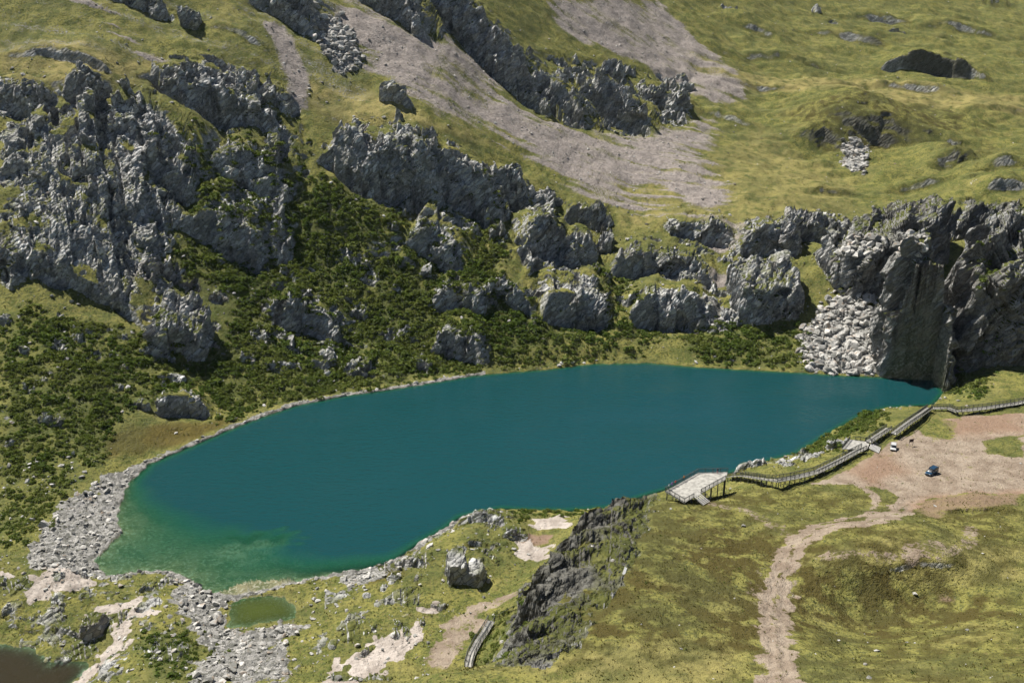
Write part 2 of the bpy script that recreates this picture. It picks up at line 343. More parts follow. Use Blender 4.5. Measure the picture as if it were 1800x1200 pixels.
# besides the named crags, many small rock steps in the broken ground
owner = 0
_rg = np.random.default_rng(7); MINOR = []
for P, cnt, s0, s1 in (([(0,150),(240,150),(300,240),(330,330),(290,490),(200,505),(0,490)], 46, 26, 90), ([(250,130),(400,120),(520,190),(500,215),(330,200)], 9, 26, 70), ([(330,240),(500,250),(510,440),(340,440)], 8, 24, 60),
                   ([(560,200),(760,225),(930,330),(1080,390),(1060,470),(860,430),(720,400),(600,330)], 22, 20, 60),
                   ([(900,360),(1090,420),(1260,410),(1460,370),(1500,440),(1420,480),(1300,560),(1120,520),(1050,580),(930,570)], 34, 18, 50),
                   ([(230,470),(480,460),(640,540),(800,600),(760,660),(600,680),(420,650),(260,640)], 50, 16, 50),
                   ([(0,560),(200,540),(330,640),(300,720),(120,760),(0,800)], 22, 14, 36),
                   ([(560,420),(700,400),(860,480),(840,560),(700,540),(580,480)], 20, 16, 44),
                   ([(1700,350),(1800,350),(1800,600),(1710,620)], 8, 24, 60), ([(920,100),(1200,150),(1200,215),(1080,225),(960,190)], 8, 24, 60),
                   ([(1180,480),(1290,490),(1320,570),(1220,585)], 10, 12, 30), ([(690,960),(800,905),(900,900),(860,1000),(760,1000)], 14, 12, 30),
                   ([(1260,30),(1500,10),(1600,80),(1400,110)], 5, 20, 60), ([(0,1080),(230,1100),(150,1140),(20,1125)], 12, 14, 34), ([(40,1000),(280,1040),(260,1110),(60,1080)], 12, 12, 34), ([(560,1060),(740,1010),(800,1060),(660,1180),(560,1180)], 14, 12, 34)):
    P = np.array(P, float); a_, b_ = P.min(0), P.max(0); n_ = 0
    while n_ < cnt:
        q = a_ + (b_ - a_) * _rg.random(2)
        if poly_sd(np.array([q[0]]), np.array([q[1]]), P)[0] > 0: continue
        n_ += 1; w_ = s0 + (s1 - s0) * _rg.random() ** 1.6
        MINOR.append((q[0], q[1], w_, w_ * (.28 + .3 * _rg.random()), w_ * .2 * (.5 + .6 * _rg.random()), -12 + 44 * (_rg.random() - .5), .2, .12 + .4 * _rg.random(), 'minor', ''))
for u_, v_, w_, f_, r_ in ((1480,70,220,14,-8),(1580,45,260,16,-6),(1400,118,260,18,-6),(1330,60,180,16,-20),(1770,205,200,20,4),(1700,232,160,18,8),(1470,345,180,14,6),(1610,330,240,16,6),(1760,300,160,20,10),(1690,60,240,18,-8),(1270,215,160,14,-24),(1460,215,200,16,-4),(1580,160,300,16,-4),(1350,165,220,14,-8),(100,100,260,16,-4),(420,70,160,14,-14),(1620,1005,260,14,0),(1250,960,160,10,-14)):
    MINOR.append((u_, v_, w_, f_, w_ * .09, r_, .2, 1.0, 'bank', ''))
for k, (u, v, w, face, dep, rot, st, soft, kind, lab) in enumerate(CRAGS + MINOR):
    free = st < 0; cutf = 0.0 if free else {'minor': .55, 'bank': 0.0}.get(kind, .38)
    p = hit(u, v - cutf * face); m = (p[1] * math.cos(PITCH) - (p[2] - CAM_H) * math.sin(PITCH)) / FPX
    depr = math.atan2(CAM_H - p[2], math.hypot(p[0], p[1]))
    ww = w * m; a = R(rot)
    rad = math.hypot(ww, dep * (2.4 if kind == 'bank' else 1)) + 8
    j0, j1 = np.searchsorted(ylat, (p[1] - rad, p[1] + rad))
    _a = np.where(np.abs(XX[:, j0:j1] - p[0]) < rad); I = (_a[0], _a[1] + j0)
    dx = XX[I] - p[0]; dy = YY[I] - p[1]
    lx = dx * math.cos(a) + dy * math.sin(a); ly = -dx * math.sin(a) + dy * math.cos(a)
    g = (base(p[0] - math.sin(a) * dep * .6, p[1] + math.cos(a) * dep * .6) - p[2]) / (dep * .6)
    g = max(g, 0.0)
    hh = face * m / (math.cos(depr) + soft * (math.sin(depr) + g * math.cos(depr)))
    amp = min(1.0, ww / 25.0)
    jag = (blk[I] * 2.6 + sw[I] * 5.0) * amp * (1 if kind != 'bank' else .25)
    e = max(.5, soft * hh) * (1 if kind != 'bank' else 1.3); dep = dep if kind != 'bank' else dep * 2.2
    if free:
        r = min(ww, dep) * .22
        qx = np.abs(lx) - ww / 2 + r; qy = np.abs(ly - dep / 2) - dep / 2 + r
        sdv = np.minimum(np.maximum(qx, qy), 0) + np.hypot(np.maximum(qx, 0), np.maximum(qy, 0)) - r + jag * .6
        tl = {1590: (.70, .42), 1760: (.85, .25)}.get(u, (1, 0)); tl = tl[0] + tl[1] * np.clip(lx / ww + .5, 0, 1)
        lf = np.maximum((hh * tl * (1 + .08 * blk[I] * amp + .10 * sw[I]) - max(g + st, 0) * np.maximum(ly, 0)) * np.clip(-sdv / e, 0, 1), 0); ct = 0 * lf
        face_w = np.clip(lf / 1.2, 0, 1); FM[I] = np.maximum(FM[I], face_w)
    else:
        side = sstep(1.12, .45, np.abs(lx) / (ww / 2) + .25 * blk[I] + .3 * sw[I])
        lj = ly + jag + .25 * ww * np.clip(np.abs(lx) / (ww / 2), 0, 1.2) ** 2 * .5
        if kind == 'bank': side = sstep(1.1, .15, np.abs(lx) / (ww / 2) + .2 * sw[I])
        rise = np.clip(lj / e, 0, 1) if kind != 'bank' else sstep(0, 1, lj / e); back = np.clip(1 - (lj - e) / dep, 0, 1)
        lf = hh * (1 - cutf) * rise * back * side * (1 + .15 * blk[I] * amp) * (lj > -e)
        fr = np.clip(1 + lj / max(dep * .55, 4.), 0, 1)
        ct = hh * cutf * np.where(lj < 0, fr ** 2, (1 - rise)) * side
        fz = np.clip((lj + .5) / 1.0, 0, 1) * side
        top = sstep(e + 1.0, e + .35 * dep + 2, lj)
        face_w = np.clip(fz * 1.6, 0, 1) * (1 - .8 * top) * np.clip(back * 4, 0, 1)
    up = lf + .2 * face_w > OWV[I] + .05
    owner = k + 1 if kind != 'same' else owner
    if k < len(CRAGS): OWN[I] = np.where(up & (face_w > .25), owner, OWN[I]); OWV[I] = np.maximum(OWV[I], lf)
    LIFT[I] = np.maximum(LIFT[I], lf); CUT[I] = np.maximum(CUT[I], ct)
    CM[I] = np.maximum(CM[I], face_w * (1 if kind != 'bank' else 0))
Z = Z + LIFT - CUT * (1 - np.clip(LIFT / 2, 0, 1))
Z = np.maximum(Z, np.where(YY < 215, -1.2, .35))
print('crags', round(time.time() - T0, 1))

# shores
SDL = np.full(XX.shape, 60.0)
I = in_box(LAKE, 30); SDL[I] = poly_sd(WXs[I], WYs[I], LAKE)
SDP = np.full(XX.shape, 60.0); I = in_box(POND, 12); SDP[I] = poly_sd(WXs[I], WYs[I], POND)
SDM = np.full(XX.shape, 60.0); I = in_box(MERE, 12); SDM[I] = poly_sd(WXs[I], WYs[I], MERE)
SHELF = plan([(150,1010),(180,930),(260,905),(330,930),(450,955),(560,1000),(640,1010),(500,1060),(380,1070)]) if False else np.array([at_z(u, v, 0)[:2] for u, v in [(140,1020),(190,930),(230,900),(330,935),(450,975),(560,1008),(640,1015),(500,1060),(380,1070)]])
REEF = np.array([at_z(u, v, 0)[:2] for u, v in [(385,962),(430,938),(500,930),(540,940),(500,955),(440,970)]])
def depth_at(x, y, sd):
    """water depth below the surface, sd negative inside"""
    s = np.maximum(-sd, 0)
    left = np.clip((-x - 10) / 60.0, 0, 1) * np.clip((300 - y) / 60., 0, 1)
    dep = 16 * (1 - np.exp(-s * (0.200 - 0.168 * left)))
    sh = sstep(26, -8, poly_sd(x, y, SHELF) + 4 * noise2(x / 9, y / 9, 31))
    dep = dep * (1 - sh) + np.minimum(dep, .15 + 2.2 * (1 - np.exp(-s * .08))) * sh
    rf = .85 * sstep(5, -3, poly_sd(x, y, REEF) + 5 * noise2(x / 3.5, y / 2.5, 32))
    return dep * (1 - rf) + np.minimum(dep, 1.0 + .5 * noise2(x / 1.2, y / 1.2, 33)) * rf
I = np.where(SDL < 0); Z[I] = -depth_at(XX[I], YY[I], SDL[I]) + .25 * noise2(XX[I] / 1.6, YY[I] / 1.6, 34) * np.clip(-SDL[I] / 3, 0, 1)
I = np.where(SDP < 0); Z[I] = -np.minimum(.9, .05 - SDP[I] * .16)
I = np.where(SDM < 0); Z[I] = -2 - np.minimum(2.2, .05 - SDM[I] * .2)
for S, z0 in ((SDL, 0.0), (SDP, 0.0), (SDM, -2.0)):
    o = (S >= 0) & (S < 9); b = sstep(0, 9, S)
    hard = np.clip(LIFT / 3, 0, 1) * (LIFT > 2)
    tgt = z0 + .06 + S * .16
    Z = np.where(o, np.maximum(tgt + (Z - tgt) * np.maximum(b, hard), z0 + .06), Z)
WATER = (SDL < -.3) | (SDP < -.2) | (SDM < -.2)
Zs = Z.copy()
print('shores', round(time.time() - T0, 1))
# ------------------------------------------------------------------ ground cover masks (0..1 in plan)
F = np.float32
brk = fbm2(XX / 13, YY / 9, 3, 58)
CM = (CM * (1 - (1 - FM) * .8 * sstep(.02, .26, brk))).astype(F)
rock = CM.copy()
def mx(a, b): return np.maximum(a, b)
streak_dir = plan([(660, 60), (1010, 250)]); _sv = streak_dir[1] - streak_dir[0]; _sv = _sv / np.hypot(*_sv)
s_al = XX * _sv[0] + YY * _sv[1]; s_ac = -XX * _sv[1] + YY * _sv[0]
streak = fbm2(s_ac / 5.0, s_al / 60.0, 4, 51, .6)
blot = fbm2(XX / 16, YY / 16, 4, 52)
fine = fbm2(XX / 4, YY / 4, 3, 53)
# bare scree below the top cliffs
def soft_region(P, soft): return region(P, soft)
sA = region([(600,8),(640,22),(760,58),(860,84),(905,110),(880,118),(905,175),(985,222),(1090,238),(1215,222),(1255,205),(1245,280),(1280,340),(1275,385),(1235,388),(1150,320),(1080,345),(960,285),(850,225),(760,190),(690,160),(640,110),(600,60)], 11)
sB = region([(960,0),(1160,0),(1290,120),(1320,175),(1260,185),(1130,110),(985,55)], 7)
sC = region([(462,40),(500,45),(540,130),(540,185),(518,188),(492,110)], 2.5)
sD = region([(640,100),(760,180),(900,270),(1010,350),(1240,400),(1120,300),(960,210),(760,110)], 9)
sE = region([(100,0),(160,0),(260,70),(330,120),(250,100),(170,50)], 5)
sF = mx(region([(1230,400),(1300,390),(1330,420),(1240,440)], 2), region([(1235,470),(1300,478),(1290,500),(1240,495)], 1.5))
scree = sstep(.15, .95, sA * .86 + 1.15 * streak * (sA > .02) + .25 * blot)
scree = mx(scree, sstep(.2, 1.0, sB * .85 + .9 * streak * (sB > .02) + .35 * blot)); scree = mx(scree, sstep(.3, .95, sD * .6 + 1.25 * streak * (sD > .02)))
scree = mx(scree, sC); scree = mx(scree, sstep(.5, .8, sE * .5 + 1.2 * streak * (sE > .02))); scree = mx(scree, .9 * sF).astype(F)
hill_stones = region([(0,0),(700,0),(640,180),(520,170),(300,100),(0,110)], 5) * sstep(.05, .3, streak + .4 * fine)
# rock zones without much relief of their own
zone = np.zeros(XX.shape, F)
for P, a in (([(0,150),(60,140),(230,155),(300,250),(330,330),(300,420),(285,500),(200,512),(0,500)], .80), ([(250,120),(400,115),(525,185),(525,212),(400,212),(300,175)], .75), ([(370,240),(500,250),(515,330),(400,330)], .48), ([(340,350),(500,350),(510,455),(380,455)], .5),
             ([(560,200),(760,225),(930,330),(1080,390),(1060,470),(900,440),(760,400),(640,330),(560,260)], .5),
             ([(900,360),(1060,370),(1090,420),(1260,410),(1460,370),(1500,440),(1420,480),(1300,560),(1120,500),(1050,580),(930,570)], .45),
             ([(230,470),(350,460),(360,520),(300,640),(260,640),(230,560)], .5),
             ([(340,520),(480,500),(640,560),(760,640),(740,680),(600,690),(560,620),(420,620)], .42),
             ([(0,560),(120,540),(330,640),(440,740),(300,760),(180,700),(0,760)], .25),
             ([(1180,480),(1290,490),(1320,580),(1240,590),(1200,560)], .6),
             ([(1690,350),(1800,350),(1800,640),(1690,640)], .8),
             ([(1290,800),(1400,795),(1500,770),(1460,810),(1300,830)], .5),
             ([(1130,870),(1165,880),(1120,990),(1070,1070),(1000,1150),(950,1180),(878,1172),(885,1110),(915,1030),(990,960),(1060,900)], 1.05),
             ([(0,1000),(300,1000),(340,1200),(0,1220)], .58), ([(560,1040),(700,1000),(760,1040),(700,1200),(520,1200)], .5), ([(640,1000),(700,960),(800,905),(900,895),(900,985),(860,1030),(760,1010)], .52),
             ([(940,90),(1215,130),(1215,215),(1090,235),(960,210),(870,110)], .5)):
    zone = mx(zone, a * region(P, 3))
rockn = fbm2(XX / 10 + .5 * blk, YY / 10, 4, 61, .6)
outc = np.clip(sstep(.0, .22, rockn + (zone - .55) * .8), 0, 1) * (zone > .02)
rock = mx(rock, outc.astype(F))
scat = sstep(.40, .46, fbm2(XX / 5.0, YY / 5.0, 3, 63)) * far * (region([(0,250),(520,250),(900,420),(1400,400),(1500,600),(1200,640),(700,680),(300,780),(0,820)], 6) > .3)
rock = mx(rock, .9 * scat.astype(F))
# pale slabs and stone fields by the near shore
pale = np.zeros(XX.shape, F)
for P in ([(35,1015),(120,995),(180,1025),(100,1050),(60,1060),(30,1045)], [(140,1068),(250,1050),(278,1072),(232,1092),(225,1140),(140,1200),(115,1210),(190,1120),(215,1100),(150,1085)], [(190,1060),(265,1055),(275,1075),(220,1080)],
          [(585,1170),(640,1130),(740,1090),(735,1130),(690,1170),(640,1205),(560,1210)], [(720,1068),(790,1066),(760,1085),(725,1084)], [(0,1000),(45,1005),(20,1020),(0,1015)],
          [(930,910),(990,905),(1005,925),(980,933),(935,925)], [(900,940),(960,958),(990,968),(945,985),(900,975)]):
    pale = mx(pale, sstep(.25, .75, region(P, 3.0, 1) + .9 * fine - .05) * (region(P, 3.5, 1) > .05))
stony = np.zeros(XX.shape, F)
for P, a in (([(185,830),(265,810),(215,880),(230,930),(165,985),(190,1012),(140,1010),(60,1000),(40,960),(100,890),(160,860)], 1),
             ([(300,1005),(345,1030),(395,1052),(400,1105),(460,1110),(520,1085),(540,1100),(430,1150),(380,1200),(330,1200),(390,1150),(330,1110),(310,1060)], 1),
             ([(0,830),(100,800),(180,820),(120,870),(0,880)], .35),
             ([(380,1120),(470,1110),(520,1160),(480,1205),(330,1205)], .8), ([(600,1010),(690,990),(680,1020),(600,1040)], .8),
             ([(1400,600),(1470,520),(1500,480),(1530,560),(1530,640),(1580,660),(1430,655)], 1), ([(1240,510),(1300,560),(1270,580),(1220,570)], .8),
             ([(1480,265),(1525,265),(1515,315),(1480,300)], .9), ([(540,30),(600,25),(640,110),(590,130),(560,90)], .95), ([(640,1000),(760,960),(700,1005)], .5)):
    stony = mx(stony, a * sstep(.3, .7, region(P, 3.5, 1) + .8 * fine) * (region(P, 4, 1) > .04))
near_shore = sstep(3.2, .6, SDL + 2.2 * fine) * (SDL > -2) * np.where(XX < -10, 1, .3)
stony = mx(stony, (near_shore * .9).astype(F))
# roads, dirt
dirt = np.zeros(XX.shape, F)
for P, w in (([(1372,1230),(1368,1150),(1360,1080),(1372,1010),(1400,955),(1440,928),(1520,924),(1575,905),(1600,880),(1608,855)], 6.4), ([(1455,920),(1530,905),(1540,870),(1500,845)], 2.2), ([(1595,885),(1640,868),(1800,860)], 2.0)):
    dirt = mx(dirt, sstep(.2, .8, strip(P, w, 3.0, 0) + .5 * fine) * (strip(P, w, 3.2, 0) > .03))
for P, w, a in (([(1240,885),(1330,905),(1400,945)], 4.5, .55), ([(1440,978),(1560,985),(1660,982),(1700,960),(1708,925)], 3.6, .6), ([(1330,1060),(1345,1120),(1340,1200)], 2.5, .45), ([(1600,970),(1650,965)], 5.0, .6), ([(1400,950),(1350,1010),(1330,1060)], 6.0, .45),
                ([(830,1100),(800,1120),(770,1160)], 6.5, .85), ([(900,1045),(840,1068),(790,1100)], 4.2, .8), ([(640,1090),(740,1078),(830,1060),(905,1040)], 1.0, .5), ([(1405,1130),(1450,1040)], 1.0, .35), ([(1600,1080),(1640,1020)], 1.2, .4), ([(1660,1090),(1600,1030)], 1.2, .4)):
    dirt = mx(dirt, a * strip(P, w, 1.0))
dirt = mx(dirt, region([(1420,850),(1480,830),(1530,800),(1560,780),(1600,765),(1640,740),(1700,730),(1800,725),(1960,735),(2010,850),(1900,872),(1830,870),(1700,868),(1600,885),(1560,860),(1500,850)], 1.2, 0) * (1 - .8 * region([(1620,735),(1680,740),(1670,770),(1620,765)], 1.5, 1)) * (1 - .85 * region([(1725,775),(1800,765),(1800,800),(1740,798)], 1.5, 1)))
red = .75 * mx(region([(1480,825),(1560,800),(1590,830),(1530,850)], 6), region([(1600,890),(1640,872),(1800,862),(1800,890),(1700,900),(1640,912)], 3, 1))
red = mx(red, .6 * region([(1640,735),(1790,725),(1800,760),(1660,765)], 6))
red = mx(red, region([(903,948),(930,937),(975,937),(965,955),(930,960)], .7, 0))
red = mx(red, .6 * region([(1640,1040),(1680,1045),(1670,1062),(1645,1058)], 1, 0))
_rd = line_d(WXs, WYs, plan([(1372,1230),(1368,1150),(1360,1080),(1372,1010),(1400,955),(1440,928),(1520,924),(1575,905),(1600,880)]))
rut = np.exp(-((_rd - 1.15) / .42) ** 2)
dirt = np.clip(dirt * (.8 + .5 * fine) - .28 * np.exp(-(_rd / .55) ** 2) * (_rd < 3) + .25 * rut * (dirt > .1), 0, 1)
# grass moods
dry = region([(520,140),(640,150),(760,210),(900,260),(720,225),(560,200)], 4) + region([(0,80),(280,100),(240,140),(0,160)], 4) + region([(1220,100),(1500,150),(1800,170),(1800,205),(1560,185),(1360,165),(1200,130)], 4)
dry = dry + .6 * region([(1200,300),(1330,230),(1500,320),(1490,380),(1300,390),(1100,400),(1080,330)], 6) + .7 * region([(640,1170),(900,1180),(1150,1130),(1300,1130),(1300,1230),(560,1230)], 4) + .55 * region([(1380,985),(1800,960),(1800,1020),(1400,1000)], 3)
dry = np.clip(.8 * dry + .25 * sstep(.05, .4, blot), 0, 1)
lush = np.zeros(XX.shape, F)
for P, a in (([(330,270),(420,280),(640,330),(720,400),(860,480),(1000,590),(860,640),(740,660),(600,690),(420,720),(330,660),(400,600),(300,480),(330,420)], .8),
             ([(0,560),(80,540),(300,590),(330,700),(190,740),(180,820),(90,900),(0,950)], .75), ([(1190,585),(1260,570),(1400,580),(1420,640),(1250,640)], .7),
             ([(820,1085),(895,1075),(895,1150),(840,1160)], .8), ([(250,1120),(330,1110),(370,1150),(330,1190),(250,1180)], .7), ([(1670,600),(1740,640),(1700,690),(1650,690)], .7), ([(1700,360),(1800,400),(1800,640),(1760,600)], .5)):
    lush = mx(lush, a * region(P, 4))
lush = np.clip(lush * (.75 + .8 * blot + .3 * fine), 0, 1)
marsh = mx(region([(190,760),(300,740),(330,742),(420,735),(380,755),(300,785),(250,800),(190,800)], 2), region([(650,1000),(690,990),(720,1010),(650,1030)], 2))
olive = .85 * region([(1060,900),(1800,870),(1830,1230),(600,1230),(900,1180)], 6) + .9 * region([(1370,215),(1500,185),(1640,190),(1700,215),(1680,250),(1560,270),(1450,268)], 5) + .8 * region([(1640,285),(1740,255),(1760,270),(1690,295)], 4) + region([(1160,900),(1420,960),(1560,1010),(1700,1020),(1760,1080),(1500,1110),(1330,1130),(1060,1130),(1000,1160),(1120,1010)], 6) * .8  # on the upper banks the olive carries dark soil and painted slope shade
for a in (scree, dirt, stony, pale): 
    np.multiply(a, 1 - np.clip(CM * 1.5, 0, 1) * .85, out=a, casting='unsafe')
rock = rock * (1 - dirt)
darkrock_shade = mx(region([(1130,870),(1165,880),(1120,990),(1070,1070),(1000,1150),(950,1180),(878,1172),(880,1110),(900,1030),(960,960),(1060,890)], 4), .6 * region([(1470,340),(1800,340),(1800,700),(1590,700),(1470,500)], 4))
darkrock_shade = mx(darkrock_shade, mx(region([(1370,215),(1500,185),(1640,185),(1700,215),(1680,255),(1560,275),(1430,270)], 5), mx(region([(1520,75),(1640,80),(1760,105),(1760,140),(1620,145),(1560,115)], 5), region([(1640,285),(1740,255),(1760,270),(1690,298)], 4))))  # bank faces: dark soil, with the shade of the slope put into the colour
pale = mx(pale, (SDL < 0) * sstep(5, -3, poly_sd(XX, YY, REEF) + 6 * noise2(XX / 3, YY / 2, 35)).astype(F))
bed = ((SDL < 0) | (SDP < 0) | (SDM < 0)).astype(F)
print('masks', round(time.time() - T0, 1))

# relief that goes with the cover
road_sm = np.clip(dirt, 0, 1)
Z = Z + (1 - bed) * (1 - road_sm) * (.42 * fine + .14 * noise2(XX / .9, YY / .9, 55))
bl3, bb3, _ = cell2(XX / 3.2 + .3 * fine, YY / 3.2, 71)
zl = np.clip(mx(outc, scat * .9), 0, 1) * (1 - bed)
# bedrock breaks into steps: every block top lies flatter than the slope it sits on
_e = 4.0
stp = np.hypot(np.gradient(Zs, axis=0) / np.gradient(XX, axis=0), np.gradient(Zs, axis=1) / np.gradient(YY, axis=1))
rs = np.clip(mx(zl, CM * .9), 0, 1) * (1 - bed) * (1 - .85 * FM) * (.45 + .55 * far) * np.clip(1.7 - .55 * stp, .12, 1)
Z = Z - (4.0 * np.clip(zone, 0, 1) + 3.5 * region([(-60,120),(400,100),(540,180),(520,460),(200,520),(-60,520)], 10)) * far * (1 - np.clip(LIFT, 0, 1)) * (1 - bed)
sel = np.where(rs > .03)
x, y = XX[sel], YY[sel]
gxx = (base(x + _e, y) - base(x - _e, y)) / (2 * _e); gyy = (base(x, y + _e) - base(x, y - _e)) / (2 * _e)
gm = np.hypot(gxx, gyy) + 1e-6; lim = np.minimum(1, 1.6 / gm); gxx = gxx * lim; gyy = gyy * lim
for sc_, k_, sd_ in ((9.5, .66, 75), (4.0, .55, 76)):
    s_ = sc_ * np.clip(y / 350, .5, 1.3)
    wx = x + .25 * s_ * noise2(x / s_, y / s_, sd_ + 5); wy = y + .25 * s_ * noise2(x / s_ + 5, y / s_, sd_ + 6)
    val, bdv, rnd, cx, cyy = cell2(wx / (s_ * 1.3), wy / s_, sd_, True)
    dz = -(cx * s_ * 1.3 * gxx + cyy * s_ * gyy) * k_ + (rnd - .42) * .12 * s_ + val * .08 * s_
    Z[sel] += dz * rs[sel]
Z = Z + np.clip(zl - .8 * CM, 0, 1) * (1 - FM) * (.5 + .5 * far) * np.clip(1.7 - .55 * stp, .12, 1) * (.7 + 1.7 * bl3) * (.35 + .75 * far)
bl4, bb4, _ = cell2(XX / 1.1, YY / 1.1, 72)
Z = Z + (stony * (.25 + .7 * bl4) * .8 + pale * .25 * bl3) * (1 - bed)
rillm = region([(1380,990),(1700,985),(1740,1060),(1500,1085),(1390,1070)], 4)
Z = Z + rillm * .35 * noise2((XX + YY * .35) / 1.6, YY / 9, 73)
Z = Z + scree * .9 * streak - .16 * rut * (dirt > .1)
# big dark slope banks on the far right: ripple terraces
terr = region([(1370,180),(1700,170),(1800,230),(1800,330),(1500,300),(1380,260)], 6)
fold = region([(1180,-30),(1830,-30),(1830,345),(1500,340),(1250,190)], 12)
Z = Z + fold * (5.5 * (np.abs(noise2(XX / 55 + .3 * sw, (YY + .35 * XX) / 24, 77)) - .3) + 2.0 * (np.abs(noise2(XX / 26, (YY + .2 * XX) / 9, 78)) - .3)) * (1 - CM)
Z = Z + terr * .9 * np.abs(noise2(XX / 20, (YY + Z * 1.2) / 5, 74))
for S, z0 in ((SDL, 0.0), (SDP, 0.0), (SDM, -2.0)):
    Z = np.where((S >= 0) & (S < 6), np.maximum(Z, z0 + .04 + .02 * S), Z)
    Z = np.where(S < 0, np.minimum(Z, z0 - .05), Z)

# ------------------------------------------------------------------ rows follow the slope so that steep faces get as many faces as flats
_p = np.pad(Z, ((4, 4), (0, 0)), mode='edge'); Zs = sum(_p[i:i + NC] for i in range(9)) / 9
dYl = np.diff(YY, axis=1); dZl = np.diff(Zs, axis=1)
dist = np.sqrt(XX ** 2 + YY ** 2 + (Zs - CAM_H) ** 2)[:, 1:]
uu, vv = to_px(XX[:, 1:], YY[:, 1:], Zs[:, 1:])
ds = np.sqrt((dYl * .35) ** 2 + dZl ** 2 + .0) + .25 * dYl
wgt = ds / dist * np.where(vv < -60, .12, 1) * np.where(vv > 1260, .15, 1) * np.where(WATER[:, 1:], .3, 1)
cum = np.concatenate([np.zeros((NC, 1)), np.cumsum(wgt, axis=1)], axis=1)
ker = np.ones(9) / 9
cs = cum / cum[:, -1:]
pad = np.pad(cs, ((4, 4), (0, 0)), mode='edge'); cs = sum(pad[i:i + NC] for i in range(9)) / 9
srow = np.linspace(0, 1, NR)
RY = np.empty((NC, NR)); 
for i in range(NC): RY[i] = np.interp(srow, cs[i], ylat)
J = np.clip(np.searchsorted(ylat, RY.ravel()).reshape(RY.shape) - 1, 0, len(ylat) - 2); FJ = (RY - ylat[J]) / (ylat[J + 1] - ylat[J])
II = np.arange(NC)[:, None]
def smp(A): return A[II, J] * (1 - FJ) + A[II, J + 1] * FJ
VY = RY; VX = tcol[:, None] * RY; VZ = smp(Z)
OWNV = OWN[II, J + (FJ > .5)]
A1 = [smp(a).astype(F) for a in (rock, scree, dirt, pale)]
A2 = [smp(np.asarray(a)).astype(F) for a in (dry, lush, stony, bed)]
A3 = [smp(np.asarray(a)).astype(F) for a in (red, marsh, olive, hill_stones)]
A4 = [smp(np.asarray(a)).astype(F) for a in (darkrock_shade, darkrock_shade, darkrock_shade, darkrock_shade)]
SDLV = smp(SDL); LIFTV = smp(LIFT)
# face-block displacement along the slope normal on rock
P3 = np.stack([VX, VY, VZ], -1)
du = np.gradient(P3, axis=0); dv = np.gradient(P3, axis=1)
N = np.cross(du, dv); N /= np.linalg.norm(N, axis=-1, keepdims=True) + 1e-9
def blur(A):
    for ax in (0, 1):
        p = np.pad(A, [(2, 2) if a == ax else (0, 0) for a in range(A.ndim)], mode='edge')
        A = sum(np.take(p, range(k, k + A.shape[ax]), axis=ax) for k in range(5)) / 5
    return A
N = blur(N); N /= np.linalg.norm(N, axis=-1, keepdims=True) + 1e-9
rk = np.clip(np.maximum(A1[0], .5 * A1[3]), 0, 1) * (SDLV > .3)
sel = np.where(rk > .05)
x, y, z = VX[sel], VY[sel], VZ[sel]
size = np.clip(y / 340.0, .45, 1.3)
wob = 1.2 * fbm2(x / 6, z / 6 + y / 9, 2, 81)
# dipping beds: coordinates turned in the x-z plane
ca, sa = math.cos(R(52)), math.sin(R(52))
bx = x * ca + z * sa + wob; bz = -x * sa + z * ca + wob
d = 3.2 * cell3(bx / 11 / size, y / 8 / size, bz / 6 / size, 83) + 1.7 * cell3(bx / 4.8 / size, y / 3.6 / size, bz / 3.0 / size, 85) + .62 * cell3(bx / 2.3 / size, y / 2 / size, bz / 1.5 / size, 87)
d = d * size * (.72 - .34 * sstep(270, 230, y)) + 5.5 * smp(FM)[sel] * cell3(x / 15, y / 13, z / 22, 89) * np.clip(LIFTV[sel] / 25, 0, 1)
d = d * rk[sel]
P3[sel] += N[sel] * d[:, None]
dd = SDLV[sel] 
P3[sel[0], sel[1], 2] = np.where(dd < 8, np.maximum(P3[sel[0], sel[1], 2], .05), P3[sel[0], sel[1], 2])
VX, VY, VZ = P3[..., 0], P3[..., 1], P3[..., 2]
print('rock relief', round(time.time() - T0, 1))
# ------------------------------------------------------------------ mesh and material helpers
COL = scene.collection
def tag(o, label=None, cat=None, group=None, kind=None):
    if label: o['label'] = label
    if cat: o['category'] = cat
    if group: o['group'] = group
    if kind: o['kind'] = kind
    return o
def np_mesh(name, V, Q, smooth=None, mats=(), cols=None, matidx=None):
    """V (n,3), Q (m,3|4) -> mesh"""
    me = bpy.data.meshes.new(name); V = np.ascontiguousarray(V, np.float32); Q = np.ascontiguousarray(Q, np.int32)
    k = Q.shape[1]
    me.vertices.add(len(V)); me.vertices.foreach_set('co', V.ravel())
    me.loops.add(Q.size); me.loops.foreach_set('vertex_index', Q.ravel())
    me.polygons.add(len(Q)); me.polygons.foreach_set('loop_start', np.arange(0, Q.size, k, dtype=np.int32))
    for m in mats: me.materials.append(m)
    if smooth is not None: me.polygons.foreach_set('use_smooth', np.ascontiguousarray(np.broadcast_to(smooth, (len(Q),)), bool))
    if matidx is not None: me.polygons.foreach_set('material_index', np.ascontiguousarray(matidx, np.int32))
    for nm, c in (cols or {}).items():
        at = me.attributes.new(nm, 'FLOAT_COLOR', 'POINT'); at.data.foreach_set('color', np.ascontiguousarray(c, np.float32).ravel())
    me.update(calc_edges=True)
    return me
def add(name, me, parent=None):
    o = bpy.data.objects.new(name, me); COL.objects.link(o)
    if parent is not None: o.parent = parent
    return o

